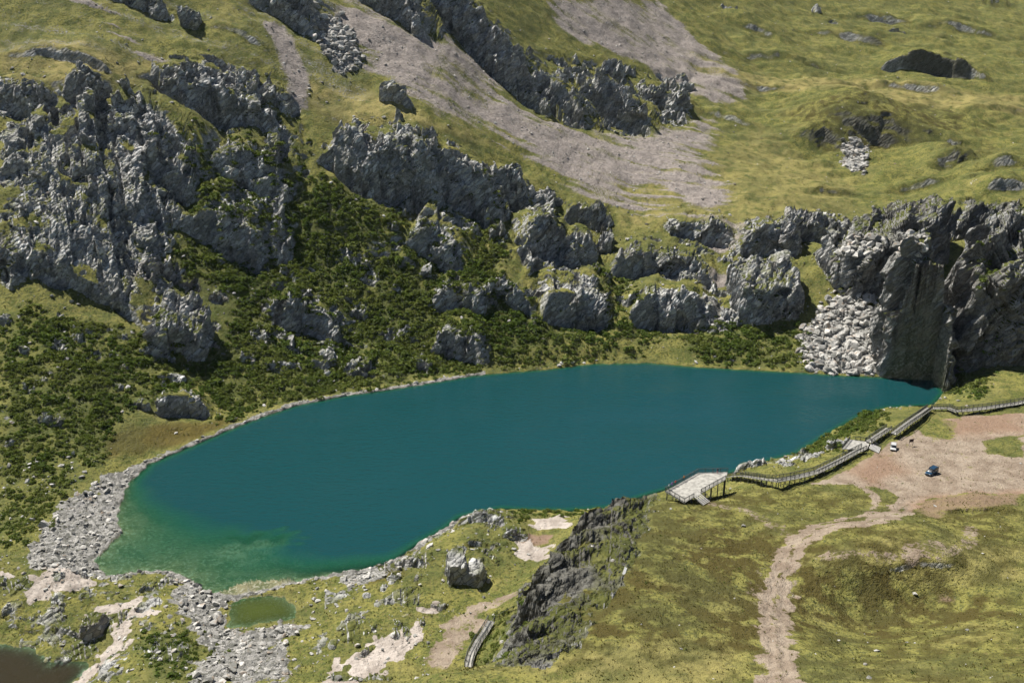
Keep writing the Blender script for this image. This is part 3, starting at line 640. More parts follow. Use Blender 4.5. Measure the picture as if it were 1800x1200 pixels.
class NT:
    """small node-tree writer"""
    def __init__(s, name):
        s.m = bpy.data.materials.new(name); s.m.use_nodes = True; s.t = s.m.node_tree; s.t.nodes.clear()
    def n(s, typ, **kw):
        nd = s.t.nodes.new('ShaderNode' + typ)
        for k, v in kw.items():
            if k.startswith('_'): setattr(nd, k[1:], v)
            else: s.inp(nd, k, v)
        return nd
    def inp(s, nd, k, v):
        k = k.replace('__', ' ')
        i = nd.inputs[int(k[1:])] if k[0] == 'i' and k[1:].isdigit() else nd.inputs[k]
        if isinstance(v, bpy.types.NodeSocket): s.t.links.new(v, i)
        elif isinstance(v, bpy.types.Node): s.t.links.new(v.outputs[0], i)
        else:
            if isinstance(v, tuple) and len(v) == 3 and i.type == 'RGBA': v = v + (1,)
            i.default_value = v
    def math(s, op, a, b=0.0, clamp=False):
        nd = s.n('Math', _operation=op, i0=a, i1=b); nd.use_clamp = clamp; return nd.outputs[0]
    def mix(s, f, a, b, mode='MIX'):
        nd = s.n('Mix', _data_type='RGBA', _blend_type=mode); nd.clamp_factor = True
        s.inp(nd, 'i0', f); s.inp(nd, 'i6', a); s.inp(nd, 'i7', b); return nd.outputs[2]
    def ramp(s, f, a, b):
        nd = s.n('MapRange', Value=f); nd.interpolation_type = 'SMOOTHSTEP'
        nd.inputs[1].default_value = a; nd.inputs[2].default_value = b; return nd.outputs[0]
    def noise(s, vec, scale, detail=3.0, rough=.55, w=0):
        nd = s.n('TexNoise', Vector=vec, Scale=scale, Detail=detail, Roughness=rough); return nd.outputs[0]
    def out(s, surf, vol=None):
        o = s.n('OutputMaterial', Surface=surf); return s.m

def land_material():
    t = NT('land')
    co = t.n('NewGeometry'); pos = co.outputs['Position']; nrm = co.outputs['True Normal']; nz = t.n('SeparateXYZ', Vector=co.outputs['Normal']).outputs[2]
    def attr(nm):
        a = t.n('Attribute', _attribute_name=nm); sp = t.n('SeparateColor', Color=a.outputs['Color'])
        return sp.outputs[0], sp.outputs[1], sp.outputs[2], a.outputs['Alpha']
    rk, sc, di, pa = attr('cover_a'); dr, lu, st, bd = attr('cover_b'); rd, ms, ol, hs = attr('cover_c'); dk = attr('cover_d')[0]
    n1 = t.noise(pos, .045, 2); n2 = t.noise(pos, .22, 3, .62); n3 = t.noise(pos, 1.1, 2, .65); n4 = t.noise(pos, 4.5, 1, .7)
    # grass
    g = t.mix(t.ramp(n2, .36, .62), (.090, .106, .025), (.20, .19, .052))
    g = t.mix(t.math('MULTIPLY', t.ramp(n3, .46, .66), .85), g, (.048, .060, .020)); g = t.mix(t.math('MULTIPLY', t.ramp(n2, .62, .52), t.math('MULTIPLY', t.ramp(n3, .42, .34), .6)), g, (.15, .115, .06))
    g = t.mix(t.math('MULTIPLY', t.ramp(n4, .52, .72), .55), g, (.27, .25, .09))
    g = t.mix(t.math('MULTIPLY', dr, t.ramp(n2, .25, .6)), g, (.29, .245, .095))
    g = t.mix(t.math('MULTIPLY', lu, t.ramp(n3, .75, .35)), g, (.055, .078, .020))
    g = t.mix(t.math('MULTIPLY', ol, t.ramp(n2, .65, .35)), g, (.072, .060, .018))
    g = t.mix(t.math('MULTIPLY', ms, .8), g, (.085, .062, .016))
    g = t.mix(t.math('MULTIPLY', t.ramp(n1, .46, .62), .4), g, (.075, .085, .030))
    # loose material
    scol = t.mix(t.ramp(n3, .3, .7), (.185, .160, .142), (.33, .295, .265)); scol = t.mix(t.ramp(n2, .4, .6), scol, (.265, .232, .208))
    v = t.n('TexVoronoi', Vector=pos, Scale=.9)
    scol = t.mix(.35, scol, t.mix(t.n('SeparateColor', Color=v.outputs['Color']).outputs[1], (.11, .095, .085), (.38, .34, .31))); vcol = t.n('SeparateColor', Color=v.outputs['Color']).outputs[0]
    stcol = t.mix(vcol, (.10, .10, .09), (.34, .33, .31)); stcol = t.mix(t.ramp(n3, .55, .72), stcol, (.10, .10, .07))
    dcol = t.mix(t.ramp(n2, .3, .7), (.20, .155, .115), (.32, .265, .205)); dcol = t.mix(t.ramp(n3, .55, .75), dcol, (.20, .15, .11))
    dcol = t.mix(rd, dcol, t.mix(n3, (.20, .105, .055), (.30, .185, .12)))
    # rock
    rc = t.mix(t.ramp(n2, .3, .68), (.25, .247, .235), (.545, .54, .515))
    rc = t.mix(t.math('MULTIPLY', t.ramp(n3, .55, .70), .8), rc, (.095, .10, .095))
    rc = t.mix(t.math('MULTIPLY', t.ramp(n1, .55, .68), .35), rc, (.21, .15, .10))
    cm = t.n('Mapping', Vector=t.n('Mapping', Vector=pos, Rotation=(R(14), R(42), R(20))).outputs[0], Scale=(.30, .42, .85)).outputs[0]
    cv = t.n('TexVoronoi', Vector=cm, Scale=1.0)
    ce = t.n('TexVoronoi', Vector=cv.inputs['Vector'].links[0].from_socket, Scale=1.0, _feature='DISTANCE_TO_EDGE').outputs['Distance']
    fac = t.n('SeparateColor', Color=cv.outputs['Color']).outputs[0]
    rc = t.mix(t.math('MULTIPLY', t.math('SUBTRACT', 1.0, fac), .5), rc, (.20, .205, .20)); rc = t.mix(t.ramp(fac, .72, .95), rc, (.55, .555, .54)); rc = t.mix(t.math('MULTIPLY', t.ramp(ce, .055, .015), .65), rc, (.06, .062, .056))
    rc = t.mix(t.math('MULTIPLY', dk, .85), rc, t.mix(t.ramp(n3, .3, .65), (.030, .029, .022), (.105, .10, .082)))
    pc = t.mix(t.ramp(n2, .35, .65), (.30, .26, .225), (.46, .41, .365)); pc = t.mix(t.ramp(n3, .60, .75), pc, (.22, .20, .17))
    # what grows or lies where
    def edge(m, nz_, w=.35): return t.ramp(t.math('ADD', m, t.math('MULTIPLY', t.math('SUBTRACT', nz_, .5), w * 2)), .38, .62)
    c = t.mix(t.math('MULTIPLY', t.math('MULTIPLY', hs, t.ramp(n3, .45, .6)), .7), g, (.27, .26, .22))
    c = t.mix(t.ramp(t.math('ADD', sc, t.math('ADD', t.math('MULTIPLY', t.math('SUBTRACT', n3, .5), 1.1), t.math('MULTIPLY', t.math('SUBTRACT', n2, .5), .7))), .22, .85), c, scol); c = t.mix(edge(di, n3, .5), c, dcol); c = t.mix(t.math('MULTIPLY', rd, edge(rd, n3)), c, t.mix(n3, (.185, .12, .08), (.27, .195, .145)))
    c = t.mix(edge(st, n3), c, stcol); c = t.mix(edge(pa, n3), c, pc)
    flat = t.ramp(t.math('ADD', nz, t.math('MULTIPLY', t.math('SUBTRACT', n2, .5), .5)), .68, .84)
    moss = t.math('MULTIPLY', flat, t.ramp(n1, .36, .52))
    rockc = t.mix(moss, rc, t.mix(.5, g, (.05, .065, .016)))
    steep = t.ramp(nz, .66, .50)
    rm = t.math('MAXIMUM', edge(rk, n3), t.math('MULTIPLY', steep, .85))
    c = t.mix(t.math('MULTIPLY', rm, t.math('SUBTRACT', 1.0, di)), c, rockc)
    bc = t.mix(t.ramp(n2, .4, .6), (.10, .115, .055), (.20, .19, .11)); bc = t.mix(t.ramp(n3, .5, .65), bc, (.30, .30, .22))
    bc = t.mix(t.math('MULTIPLY', pa, t.ramp(n3, .35, .6)), bc, (.46, .46, .36)); c = t.mix(bd, c, bc)
    hgt = t.math('ADD', t.math('MULTIPLY', n3, .75), t.math('MULTIPLY', n4, .34))
    bp = t.n('Bump', Strength=.85, Distance=1.0, Height=hgt)
    bp = t.n('Bump', Strength=t.math('MULTIPLY', rm, .9), Distance=1.4, Height=t.math('ADD', t.math('MULTIPLY', cv.outputs['Distance'], -.9), t.math('MULTIPLY', fac, .5)), Normal=bp.outputs[0])
    b = t.n('BsdfPrincipled', Base__Color=c, Roughness=.95, Normal=bp.outputs[0]); b.inputs['Specular IOR Level'].default_value = .12
    return t.out(b)
LAND = land_material()

# ------------------------------------------------------------------ terrain faces go to the things they belong to
idx = np.arange(NC * NR).reshape(NC, NR)
Q = np.stack([idx[:-1, :-1], idx[1:, :-1], idx[1:, 1:], idx[:-1, 1:]], -1).reshape(-1, 4)
V = np.stack([VX, VY, VZ], -1).reshape(-1, 3)
own = OWNV.ravel()[Q].max(1).astype(int)
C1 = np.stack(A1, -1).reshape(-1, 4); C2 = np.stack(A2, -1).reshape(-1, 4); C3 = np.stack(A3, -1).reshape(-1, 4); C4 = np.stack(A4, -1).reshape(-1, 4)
bedf = C2[:, 3][Q].min(1) > .5; dirtf = C1[:, 2][Q].mean(1) > .5; scrf = C1[:, 1][Q].mean(1) > .5
cls = np.where(own > 0, own + 10, np.where(bedf, 1, np.where(dirtf, 2, np.where(scrf, 3, 0))))
rkf = C1[:, 0][Q].mean(1)
# a crag is one connected piece; crumbs of it belong to the hillside
_ng = NR - 1; cls2 = cls.reshape(NC - 1, _ng)
for k in np.unique(own[own > 0]):
    left = set(np.where(cls == k + 10)[0].tolist()); best = set()
    while left:
        st_ = [left.pop()]; comp = set(st_)
        while st_:
            q_ = st_.pop()
            for r_ in (q_ - 1, q_ + 1, q_ - _ng, q_ + _ng):
                if r_ in left: left.discard(r_); comp.add(r_); st_.append(r_)
        if len(comp) > len(best):
            for c_ in best: cls[c_] = 0
            best = comp
        else:
            for c_ in comp: cls[c_] = 0
def sub(name, m):
    q = Q[m]; uq, inv = np.unique(q.ravel(), return_inverse=True)
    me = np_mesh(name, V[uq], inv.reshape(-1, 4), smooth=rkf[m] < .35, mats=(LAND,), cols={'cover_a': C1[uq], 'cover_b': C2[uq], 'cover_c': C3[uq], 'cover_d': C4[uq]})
    return add(name, me)
for nm, k in (('hillside', 0), ('lake_bed', 1), ('dirt_road', 2), ('scree_slope', 3)):
    m = cls == k
    if m.any(): tag(sub(nm, m), kind='structure')
CATS = {'cliff': 'cliff', 'rock_outcrop': 'rock outcrop', 'boulder': 'boulder', 'bank': 'earth bank'}
CRAG_OBJ = []
for k, c in enumerate(CRAGS):
    if c[8] == 'same': continue
    m = cls == k + 11
    if m.sum() < 6: print('no faces for crag', k, c[-1]); continue
    o = tag(sub(c[8], m), c[9], CATS[c[8]]); CRAG_OBJ.append(o)
print('terrain', round(time.time() - T0, 1), len(Q) * 2)

# ------------------------------------------------------------------ water
def water_material(name, deep, shallow, clar, rough=.07, rip_k=1.0):
    t = NT(name)
    pos = t.n('NewGeometry').outputs['Position']
    dp = t.n('SeparateColor', Color=t.n('Attribute', _attribute_name='depth').outputs['Color']).outputs[0]
    opac = t.math('SUBTRACT', 1.0, t.math('POWER', 2.718, t.math('MULTIPLY', dp, -clar)))
    col = t.mix(t.ramp(dp, .3, 6.5), shallow, deep)
    mp = t.n('Mapping', Vector=pos, Scale=(1.0, 1.9, 1.0), Rotation=(0, 0, R(8)))
    wind = t.ramp(t.noise(t.n('Mapping', Vector=pos, Scale=(1, 2.2, 1)).outputs[0], .018, 3), .35, .65)
    rip = t.math('ADD', t.noise(mp.outputs[0], 1.1, 2, .6), t.math('MULTIPLY', t.noise(mp.outputs[0], .33, 2, .6), 2.2))
    bp = t.n('Bump', Strength=t.math('ADD', .11 * rip_k, t.math('MULTIPLY', wind, .17 * rip_k)), Distance=.55, Height=rip)
    dif = t.n('BsdfDiffuse', Color=col)
    tr = t.n('BsdfTransparent', Color=(.72, .90, .82))
    body = t.n('MixShader', i0=opac, i1=tr, i2=dif)
    fr = t.n('Fresnel', IOR=1.333, Normal=bp.outputs[0])
    gl = t.n('BsdfGlossy', Color=(1, 1, 1), Roughness=rough, Normal=bp.outputs[0])
    s = t.n('MixShader', i0=fr, i1=body, i2=gl)
    return t.out(s)
def water(name, P, z, step, sdpad, mat, depfn):
    a = P.min(0) - 4; b = P.max(0) + 4
    gx = np.arange(a[0], b[0] + step, step); gy = np.arange(a[1], b[1] + step, step)
    X, Y = np.meshgrid(gx, gy, indexing='ij'); S = poly_sd(X, Y, P)
    d = depfn(X, Y, S); i = np.arange(X.size).reshape(X.shape)
    q = np.stack([i[:-1, :-1], i[1:, :-1], i[1:, 1:], i[:-1, 1:]], -1).reshape(-1, 4)
    q = q[(S.ravel()[q] < sdpad).any(1)]
    uq, inv = np.unique(q.ravel(), return_inverse=True)
    Vv = np.stack([X.ravel(), Y.ravel(), np.full(X.size, z)], -1)[uq]; dd = d.ravel()[uq]
    me = np_mesh(name, Vv, inv.reshape(-1, 4), True, (mat,), {'depth': np.stack([dd, dd, dd, np.ones_like(dd)], -1)})
    return tag(add(name, me), kind='structure')
water('lake', LAKE, 0.0, 1.5, 2.0, water_material('lake_water', (.0055, .044, .049), (.012, .085, .042), .55), lambda x, y, s: depth_at(x, y, s))
water('pond', POND, 0.005, 1.0, 1.2, water_material('pond_water', (.045, .06, .010), (.055, .072, .012), 2.6, .05, .2), lambda x, y, s: np.clip(.05 - s * .16, 0, .9))
water('pool', MERE, -2.0, 1.0, 1.2, water_material('pool_water', (.016, .013, .006), (.03, .024, .010), 2.8, .05, .15), lambda x, y, s: np.clip(.05 - s * .2, 0, 2.2))
# ------------------------------------------------------------------ plants and loose stones
rng = np.random.default_rng(11)
du = np.gradient(P3, axis=0); dv = np.gradient(P3, axis=1); cr = np.cross(du, dv); AREA = np.linalg.norm(cr, axis=-1); NZV = np.abs(cr[..., 2]) / (AREA + 1e-9)
NZB = blur(NZV)
PU, PV = to_px(VX, VY, VZ)
MPP = (VY * math.cos(PITCH) - (VZ - CAM_H) * math.sin(PITCH)) / FPX
INF = (PU > -60) & (PU < 1860) & (PV > -40) & (PV < 1240)
DRYL = (SDLV > .8) & (smp(SDP) > .5) & (smp(SDM) > .5)
def scatter(dens):
    """points with a given density per square metre"""
    e = np.minimum(dens * np.minimum(AREA, 3.0), 1) * INF * DRYL
    i, j = np.where(rng.random(e.shape) < e)
    k = np.minimum(i + 1, NC - 1); l = np.minimum(j + 1, NR - 1)
    a = rng.random(len(i))[:, None]; b = rng.random(len(i))[:, None]
    p = (P3[i, j] * (1 - a) + P3[k, j] * a) * (1 - b) + (P3[i, l] * (1 - a) + P3[k, l] * a) * b
    return p, i, j
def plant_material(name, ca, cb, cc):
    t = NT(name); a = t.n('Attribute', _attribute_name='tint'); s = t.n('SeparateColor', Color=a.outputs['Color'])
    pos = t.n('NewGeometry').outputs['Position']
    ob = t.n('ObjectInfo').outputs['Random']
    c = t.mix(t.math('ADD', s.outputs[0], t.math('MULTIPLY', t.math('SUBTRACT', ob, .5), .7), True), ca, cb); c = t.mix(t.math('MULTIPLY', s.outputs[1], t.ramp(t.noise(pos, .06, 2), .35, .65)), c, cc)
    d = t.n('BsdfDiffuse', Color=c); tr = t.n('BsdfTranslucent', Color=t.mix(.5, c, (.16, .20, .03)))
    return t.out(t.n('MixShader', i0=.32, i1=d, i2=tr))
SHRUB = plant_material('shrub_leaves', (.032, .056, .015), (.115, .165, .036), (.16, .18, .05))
TUFT = plant_material('tussock_blades', (.075, .075, .022), (.20, .19, .065), (.26, .19, .07))
def shrub_template(seed, nq=34):
    r = np.random.default_rng(seed); V = []; Qd = []; tn = []
    lobes = [(r.normal(0, .34, 3) * (1, 1, .35), .45 + .3 * r.random()) for _ in range(4)] + [(np.zeros(3), .7)]
    for i in range(nq):
        c, R_ = lobes[r.integers(len(lobes))]
        d = r.normal(0, 1, 3); d[2] = abs(d[2]) * .9 + .05; d /= np.linalg.norm(d)
        p = c + d * R_ * (.75 + .3 * r.random()); p[2] = max(p[2], -.05) * .85
        n = d + r.normal(0, .45, 3); n /= np.linalg.norm(n)
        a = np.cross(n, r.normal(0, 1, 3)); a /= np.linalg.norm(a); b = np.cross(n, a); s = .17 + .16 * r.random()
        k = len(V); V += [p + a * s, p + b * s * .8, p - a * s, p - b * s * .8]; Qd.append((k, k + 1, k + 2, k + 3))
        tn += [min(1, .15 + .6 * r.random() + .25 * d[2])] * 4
    return np.array(V), np.array(Qd), np.array(tn)
def tuft_template(seed, n=5):
    r = np.random.default_rng(seed); V = []; Qd = []; tn = []
    for i in range(n):
        a = r.random() * 6.28; l = .6 + .5 * r.random(); c = np.array((math.cos(a), math.sin(a), 0)); s = np.array((-c[1], c[0], 0)) * .28
        b = c * .18 * r.random(); k = len(V)
        V += [b - s, b + s, b + s * .35 + c * .45 * l + (0, 0, .75 * l), b - s * .35 + c * .45 * l + (0, 0, .75 * l)]; Qd.append((k, k + 1, k + 2, k + 3)); tn += [.15, .15, .95, .95]
    return np.array(V), np.array(Qd), np.array(tn)
def _ico(sub):
    import bmesh
    bm = bmesh.new(); bmesh.ops.create_icosphere(bm, subdivisions=sub, radius=1.0)
    bm.verts.ensure_lookup_table(); V = np.array([v.co[:] for v in bm.verts]); Fc = np.array([[v.index for v in f.verts] for f in bm.faces]); bm.free(); return V, Fc
ICO1, ICO2 = _ico(1), _ico(2)
def stone_template(seed, ico):
    r = np.random.default_rng(seed); V = ico[0].copy()
    for _ in range(9):
        n = r.normal(0, 1, 3); n /= np.linalg.norm(n); h = .36 + .34 * r.random()
        d = V @ n; V -= np.outer(np.maximum(d - h, 0), n)
    V *= 1.25 * np.array((1.0 + .35 * r.random(), .8 + .25 * r.random(), .58 + .25 * r.random()))
    return V, ico[1], np.zeros(len(V))
def joined(name, mat, temps, pts, scl, rotz, tint, tilt=None, sz=1.0, smooth=False):
    """many small things nobody could count, as one mesh"""
    Vs, Fs, Ts, base_ = [], [], [], 0
    pick = rng.integers(len(temps), size=len(pts))
    for ti, (tv, tf, tt) in enumerate(temps):
        m = np.where(pick == ti)[0]
        if not len(m): continue
        c, s = np.cos(rotz[m])[:, None], np.sin(rotz[m])[:, None]
        X, Y, Zt = tv[:, 0][None], tv[:, 1][None], tv[:, 2][None] * np.ones((len(m), 1)) * sz
        if tilt is not None:
            ct, s2 = np.cos(tilt[m])[:, None], np.sin(tilt[m])[:, None]
            X, Zt = X * ct - Zt * s2, X * s2 + Zt * ct
        P = np.stack([(X * c - Y * s), (X * s + Y * c), Zt + 0 * X], -1) * scl[m][:, None, None] + pts[m][:, None, :]
        n, k = len(m), len(tv)
        Vs.append(P.reshape(-1, 3)); Fs.append((tf[None] + (np.arange(n) * k)[:, None, None] + base_).reshape(-1, tf.shape[1])); base_ += n * k
        t0 = np.broadcast_to(tt[None], (n, k)); t1 = np.broadcast_to(tint[m][:, None], (n, k))
        Ts.append(np.stack([t0, t1, t1, np.ones((n, k))], -1).reshape(-1, 4))
    me = np_mesh(name, np.concatenate(Vs), np.concatenate(Fs), smooth, (mat,), {'tint': np.concatenate(Ts)})
    return add(name, me)

def gn_scatter(name, sources, pts, scl, rotz):
    """one object of countless plants: points in a mesh, instances of the given objects on them"""
    me = bpy.data.meshes.new(name); me.vertices.add(len(pts)); me.vertices.foreach_set('co', np.ascontiguousarray(pts, np.float32).ravel())
    for nm, arr in (('plant_scale', scl), ('plant_turn', rotz)):
        at = me.attributes.new(nm, 'FLOAT', 'POINT'); at.data.foreach_set('value', np.ascontiguousarray(arr, np.float32))
    o = add(name, me)
    ng = bpy.data.node_groups.new(name, 'GeometryNodeTree')
    ng.interface.new_socket('Geometry', in_out='INPUT', socket_type='NodeSocketGeometry'); ng.interface.new_socket('Geometry', in_out='OUTPUT', socket_type='NodeSocketGeometry')
    N_ = ng.nodes.new; L = ng.links.new
    gi = N_('NodeGroupInput'); go = N_('NodeGroupOutput'); ip = N_('GeometryNodeInstanceOnPoints'); g2 = N_('GeometryNodeGeometryToInstance')
    for s in reversed(sources):
        oi = N_('GeometryNodeObjectInfo'); oi.transform_space = 'ORIGINAL'; oi.inputs[0].default_value = s; oi.inputs['As Instance'].default_value = False
        L(oi.outputs['Geometry'], g2.inputs[0])
    def at(nm):
        a = N_('GeometryNodeInputNamedAttribute'); a.data_type = 'FLOAT'; a.inputs[0].default_value = nm; return a.outputs[0]
    cx_ = N_('ShaderNodeCombineXYZ'); L(at('plant_turn'), cx_.inputs[2])
    L(gi.outputs[0], ip.inputs['Points']); L(g2.outputs[0], ip.inputs['Instance']); ip.inputs['Pick Instance'].default_value = True
    L(cx_.outputs[0], ip.inputs['Rotation']); L(at('plant_scale'), ip.inputs['Scale']); L(ip.outputs[0], go.inputs[0])
    md = o.modifiers.new('plants', 'NODES'); md.node_group = ng
    return o
rockV, screeV, dirtV, paleV = A1; dryV, lushV, stonyV, bedV = A2
free_ground = (1 - np.clip(dirtV * 1.4, 0, 1)) * (1 - np.clip(paleV, 0, 1))
fineV = smp(fine); blotV = smp(blot)
# shrub zones
shz = np.zeros(XX.shape, F)
for P, a in (([(330,270),(420,285),(520,290),(640,345),(740,410),(860,480),(940,560),(900,640),(800,655),(740,660),(600,690),(470,720),(380,740),(330,660),(400,600),(430,520),(300,470),(330,420)], 1.0),
             ([(0,570),(60,545),(140,570),(260,590),(330,640),(330,700),(230,700),(190,760),(180,820),(120,830),(90,930),(0,960)], .9), ([(1190,590),(1260,568),(1400,575),(1425,640),(1250,640)], .9),
             ([(830,340),(870,350),(880,470),(840,540),(800,470)], .8), ([(930,560),(1050,575),(1120,560),(1180,590),(1120,620),(980,640),(860,650)], .5), ([(820,1085),(895,1075),(895,1150),(840,1160)], 1.0),
             ([(250,1120),(330,1110),(370,1150),(330,1190),(250,1180)], .8), ([(1660,590),(1740,640),(1720,695),(1650,692)], .9), ([(1745,400),(1800,400),(1800,640),(1770,600)], .6),
             ([(1440,735),(1530,720),(1560,735),(1480,790),(1400,800),(1410,780)], .8), ([(840,890),(930,893),(1060,895),(1000,912),(900,912)], .6), ([(1050,470),(1110,480),(1110,560),(1060,560)], .5), ([(0,800),(90,810),(120,870),(60,930),(0,940)], .9),
             ([(250,240),(520,215),(560,300),(300,300)], .25), ([(600,640),(760,640),(740,690),(620,690)], .5)):
    shz = np.maximum(shz, a * region(P, 5))
shzV = smp(shz)
dens = shzV * (.30 + 1.1 * sstep(-.25, .25, fineV + .6 * blotV)) * np.clip(NZB * 1.6 - .45, 0, 1) * (1 - .55 * np.clip(rockV, 0, 1)) * free_ground
pS, iS, jS = scatter(dens)
rS = (.42 + 1.15 * rng.random(len(pS)) ** 2.2) * np.clip(VY[iS, jS] / 330, .6, 1.1)
big = rng.random(len(pS)) < .04; rS = np.where(big, rS * 1.6, rS)
SHT = [shrub_template(100 + i) for i in range(5)]
pS[:, 2] += rS * .12
vis = rS / MPP[iS, jS] + 2.0 * shzV[iS, jS]
order = np.argsort(-vis * ((PU[iS, jS] > 5) & (PU[iS, jS] < 1795) & (PV[iS, jS] < 1190)))
ind, rest = order[:300], order[300:]
SHM = []
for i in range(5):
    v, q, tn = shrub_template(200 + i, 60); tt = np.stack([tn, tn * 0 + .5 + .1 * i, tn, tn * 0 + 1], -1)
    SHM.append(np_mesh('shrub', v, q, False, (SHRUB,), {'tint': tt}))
def shrub_label(u, v):
    if u > 1600: return 'green bush growing at the foot of the dark cliffs beside the boardwalk', 'bushes by the right-hand cliffs'
    if u > 1380 and v > 690: return 'green bush on the bank between boardwalk and lake', 'bushes on the boardwalk bank'
    if u > 1120: return 'rounded green bush on the far shore left of the boulder field', 'bushes on the far shore'
    if v > 860 and u > 700: return 'green bush on the lowland between lake and dark rock face', 'bushes on the near lowland'
    if v > 860: return 'dark green bush among the stones of the lake\'s near-left shore', 'bushes by the near-left shore'
    if u < 330: return 'dark green shrub on the slope left of the lake', 'shrubs on the left slope'
    if u > 830: return 'green shrub on the slope above the central far shore', 'shrubs above the central far shore'
    return 'dark green shrub on the steep slope behind the lake', 'shrubs on the slope behind the lake'
SHO = []
for q_, n in enumerate(ind):
    o = add('shrub', SHM[q_ % 5]); SHO += [o] if q_ < 5 else []; o.location = pS[n]; s = float(rS[n]) * 1.08; o.scale = (s, s, s * .95); o.rotation_euler = (0, 0, float(rng.random() * 6.28))
    l, g = shrub_label(PU[iS[n], jS[n]], PV[iS[n], jS[n]]); tag(o, l, 'shrub', g)
so = gn_scatter('shrubbery', SHO, pS[rest], rS[rest], rng.random(len(rest)) * 6.28)
tag(so, 'dense low dark green shrubs covering the slopes round the lake', 'shrubs', kind='stuff')
print('shrubs', len(pS), round(time.time() - T0, 1))

# stones
def stone_material():
    t = NT('loose_stone'); s = t.n('SeparateColor', Color=t.n('Attribute', _attribute_name='tint').outputs['Color']); ob = t.n('ObjectInfo').outputs['Random']
    pos = t.n('NewGeometry').outputs['Position']; n = t.noise(pos, 1.4, 3, .6)
    f = t.math('FRACT', t.math('ADD', s.outputs[1], ob))
    c = t.mix(f, (.17, .168, .155), (.52, .505, .47)); c = t.mix(t.ramp(n, .52, .68), c, (.13, .13, .115))
    c = t.mix(t.math('MULTIPLY', t.ramp(t.noise(pos, .5, 1), .58, .7), .4), c, (.30, .20, .12))
    b = t.n('BsdfPrincipled', Base__Color=c, Roughness=.92); b.inputs['Specular IOR Level'].default_value = .15
    return t.out(b)
STONE = stone_material()
bz = smp(region([(1400,600),(1440,540),(1480,470),(1560,500),(1590,540),(1590,655),(1560,665),(1420,660)], 2)) ; ez = smp(region([(540,25),(600,20),(645,110),(600,130),(560,95)], 2)); fz = smp(region([(1480,265),(1530,265),(1515,318),(1478,300)], 1.5))
low = smp(region([(0,900),(240,930),(330,1010),(560,1010),(760,900),(900,900),(900,1000),(700,1200),(0,1220)], 4))
sl = smp(region([(0,120),(520,130),(900,330),(1480,370),(1600,600),(1200,650),(860,650),(450,740),(200,800),(0,900)], 6))
up = smp(region([(0,0),(700,0),(900,250),(1200,400),(1000,330),(700,240),(500,160),(0,120)], 6))
dens = stonyV * .55 * (1 + .8 * fineV) + bz * .34 + ez * .16 + fz * .25 + low * .11 + sl * (.012 + .02 * np.clip(rockV, 0, 1)) * (1 - .5 * shzV) + up * .02 * (.4 + 2 * smp(hill_stones)) + .006 + .03 * np.clip(paleV, 0, 1) + .05 * screeV
dens = dens * (1 - .9 * np.clip(dirtV, 0, 1)) * (NZB > .45)
pR, iR, jR = scatter(np.clip(dens, 0, 1))
rR = .14 + .55 * rng.random(len(pR)) ** 3.2
lz = (stonyV[iR, jR] > .3) & (VY[iR, jR] < 300); rR = np.where(lz, .15 + .8 * rng.random(len(pR)) ** 3.4 + .9 * (rng.random(len(pR)) < .025) * rng.random(len(pR)), rR)
zz = np.maximum(bz, np.maximum(ez, fz))[iR, jR]; rR = np.where(zz > .4, .38 + 1.7 * rng.random(len(pR)) ** 2.8, rR)
sz_ = (sl[iR, jR] > .3) & (zz <= .4) & ~lz; rR = np.where(sz_, rR * 1.5, rR)
pR[:, 2] += rR * .15
order = np.argsort(-rR / MPP[iR, jR] * ((PU[iR, jR] > 5) & (PU[iR, jR] < 1795) & (PV[iR, jR] < 1190) & (PV[iR, jR] > 5)))
ind, rest = order[:300], order[300:]
STM = [np_mesh('boulder', *stone_template(300 + i, ICO2)[:2], False, (STONE,)) for i in range(8)]
def stone_label(u, v, z):
    if 1380 < u < 1640 and 430 < v < 680: return 'angular grey block in the boulder field beside the dark cliffs', 'blocks of the far boulder field'
    if v < 140 and 500 < u < 680: return 'grey block in the rockfall under the top left cliff', 'blocks of the upper rockfall'
    if v < 330 and u > 1400: return 'pale stone in the small stone patch below the dark bank', 'stones of the upper stone patch'
    if v < 420: return 'loose grey boulder on the upper slopes above the crags', 'boulders on the upper slopes'
    if v > 800 and u < 900: return 'pale boulder on the stony near shore of the lake', 'boulders of the near shore'
    if v > 680 and u > 900: return 'small grey boulder on the grassy hill by the dirt road', 'boulders on the near hill'
    return 'pale boulder lying on the shrub slope behind the lake', 'boulders on the shrub slope'
for n in ind:
    o = add('boulder', STM[int(rng.integers(8))]); o.location = pR[n]; s = float(rR[n]); o.scale = (s, s, s); o.rotation_euler = (float(rng.normal(0, .3)), float(rng.normal(0, .3)), float(rng.random() * 6.28))
    l, g = stone_label(PU[iR[n], jR[n]], PV[iR[n], jR[n]], 0); tag(o, l, 'boulder', g)
so = joined('rubble', STONE, [stone_template(400 + i, ICO1) for i in range(6)], pR[rest], rR[rest], rng.random(len(rest)) * 6.28, rng.random(len(rest)), rng.normal(0, .4, len(rest)))
tag(so, 'loose pale grey stones and rubble strewn on shores and slopes', 'stones', kind='stuff')
print('stones', len(pR), round(time.time() - T0, 1))

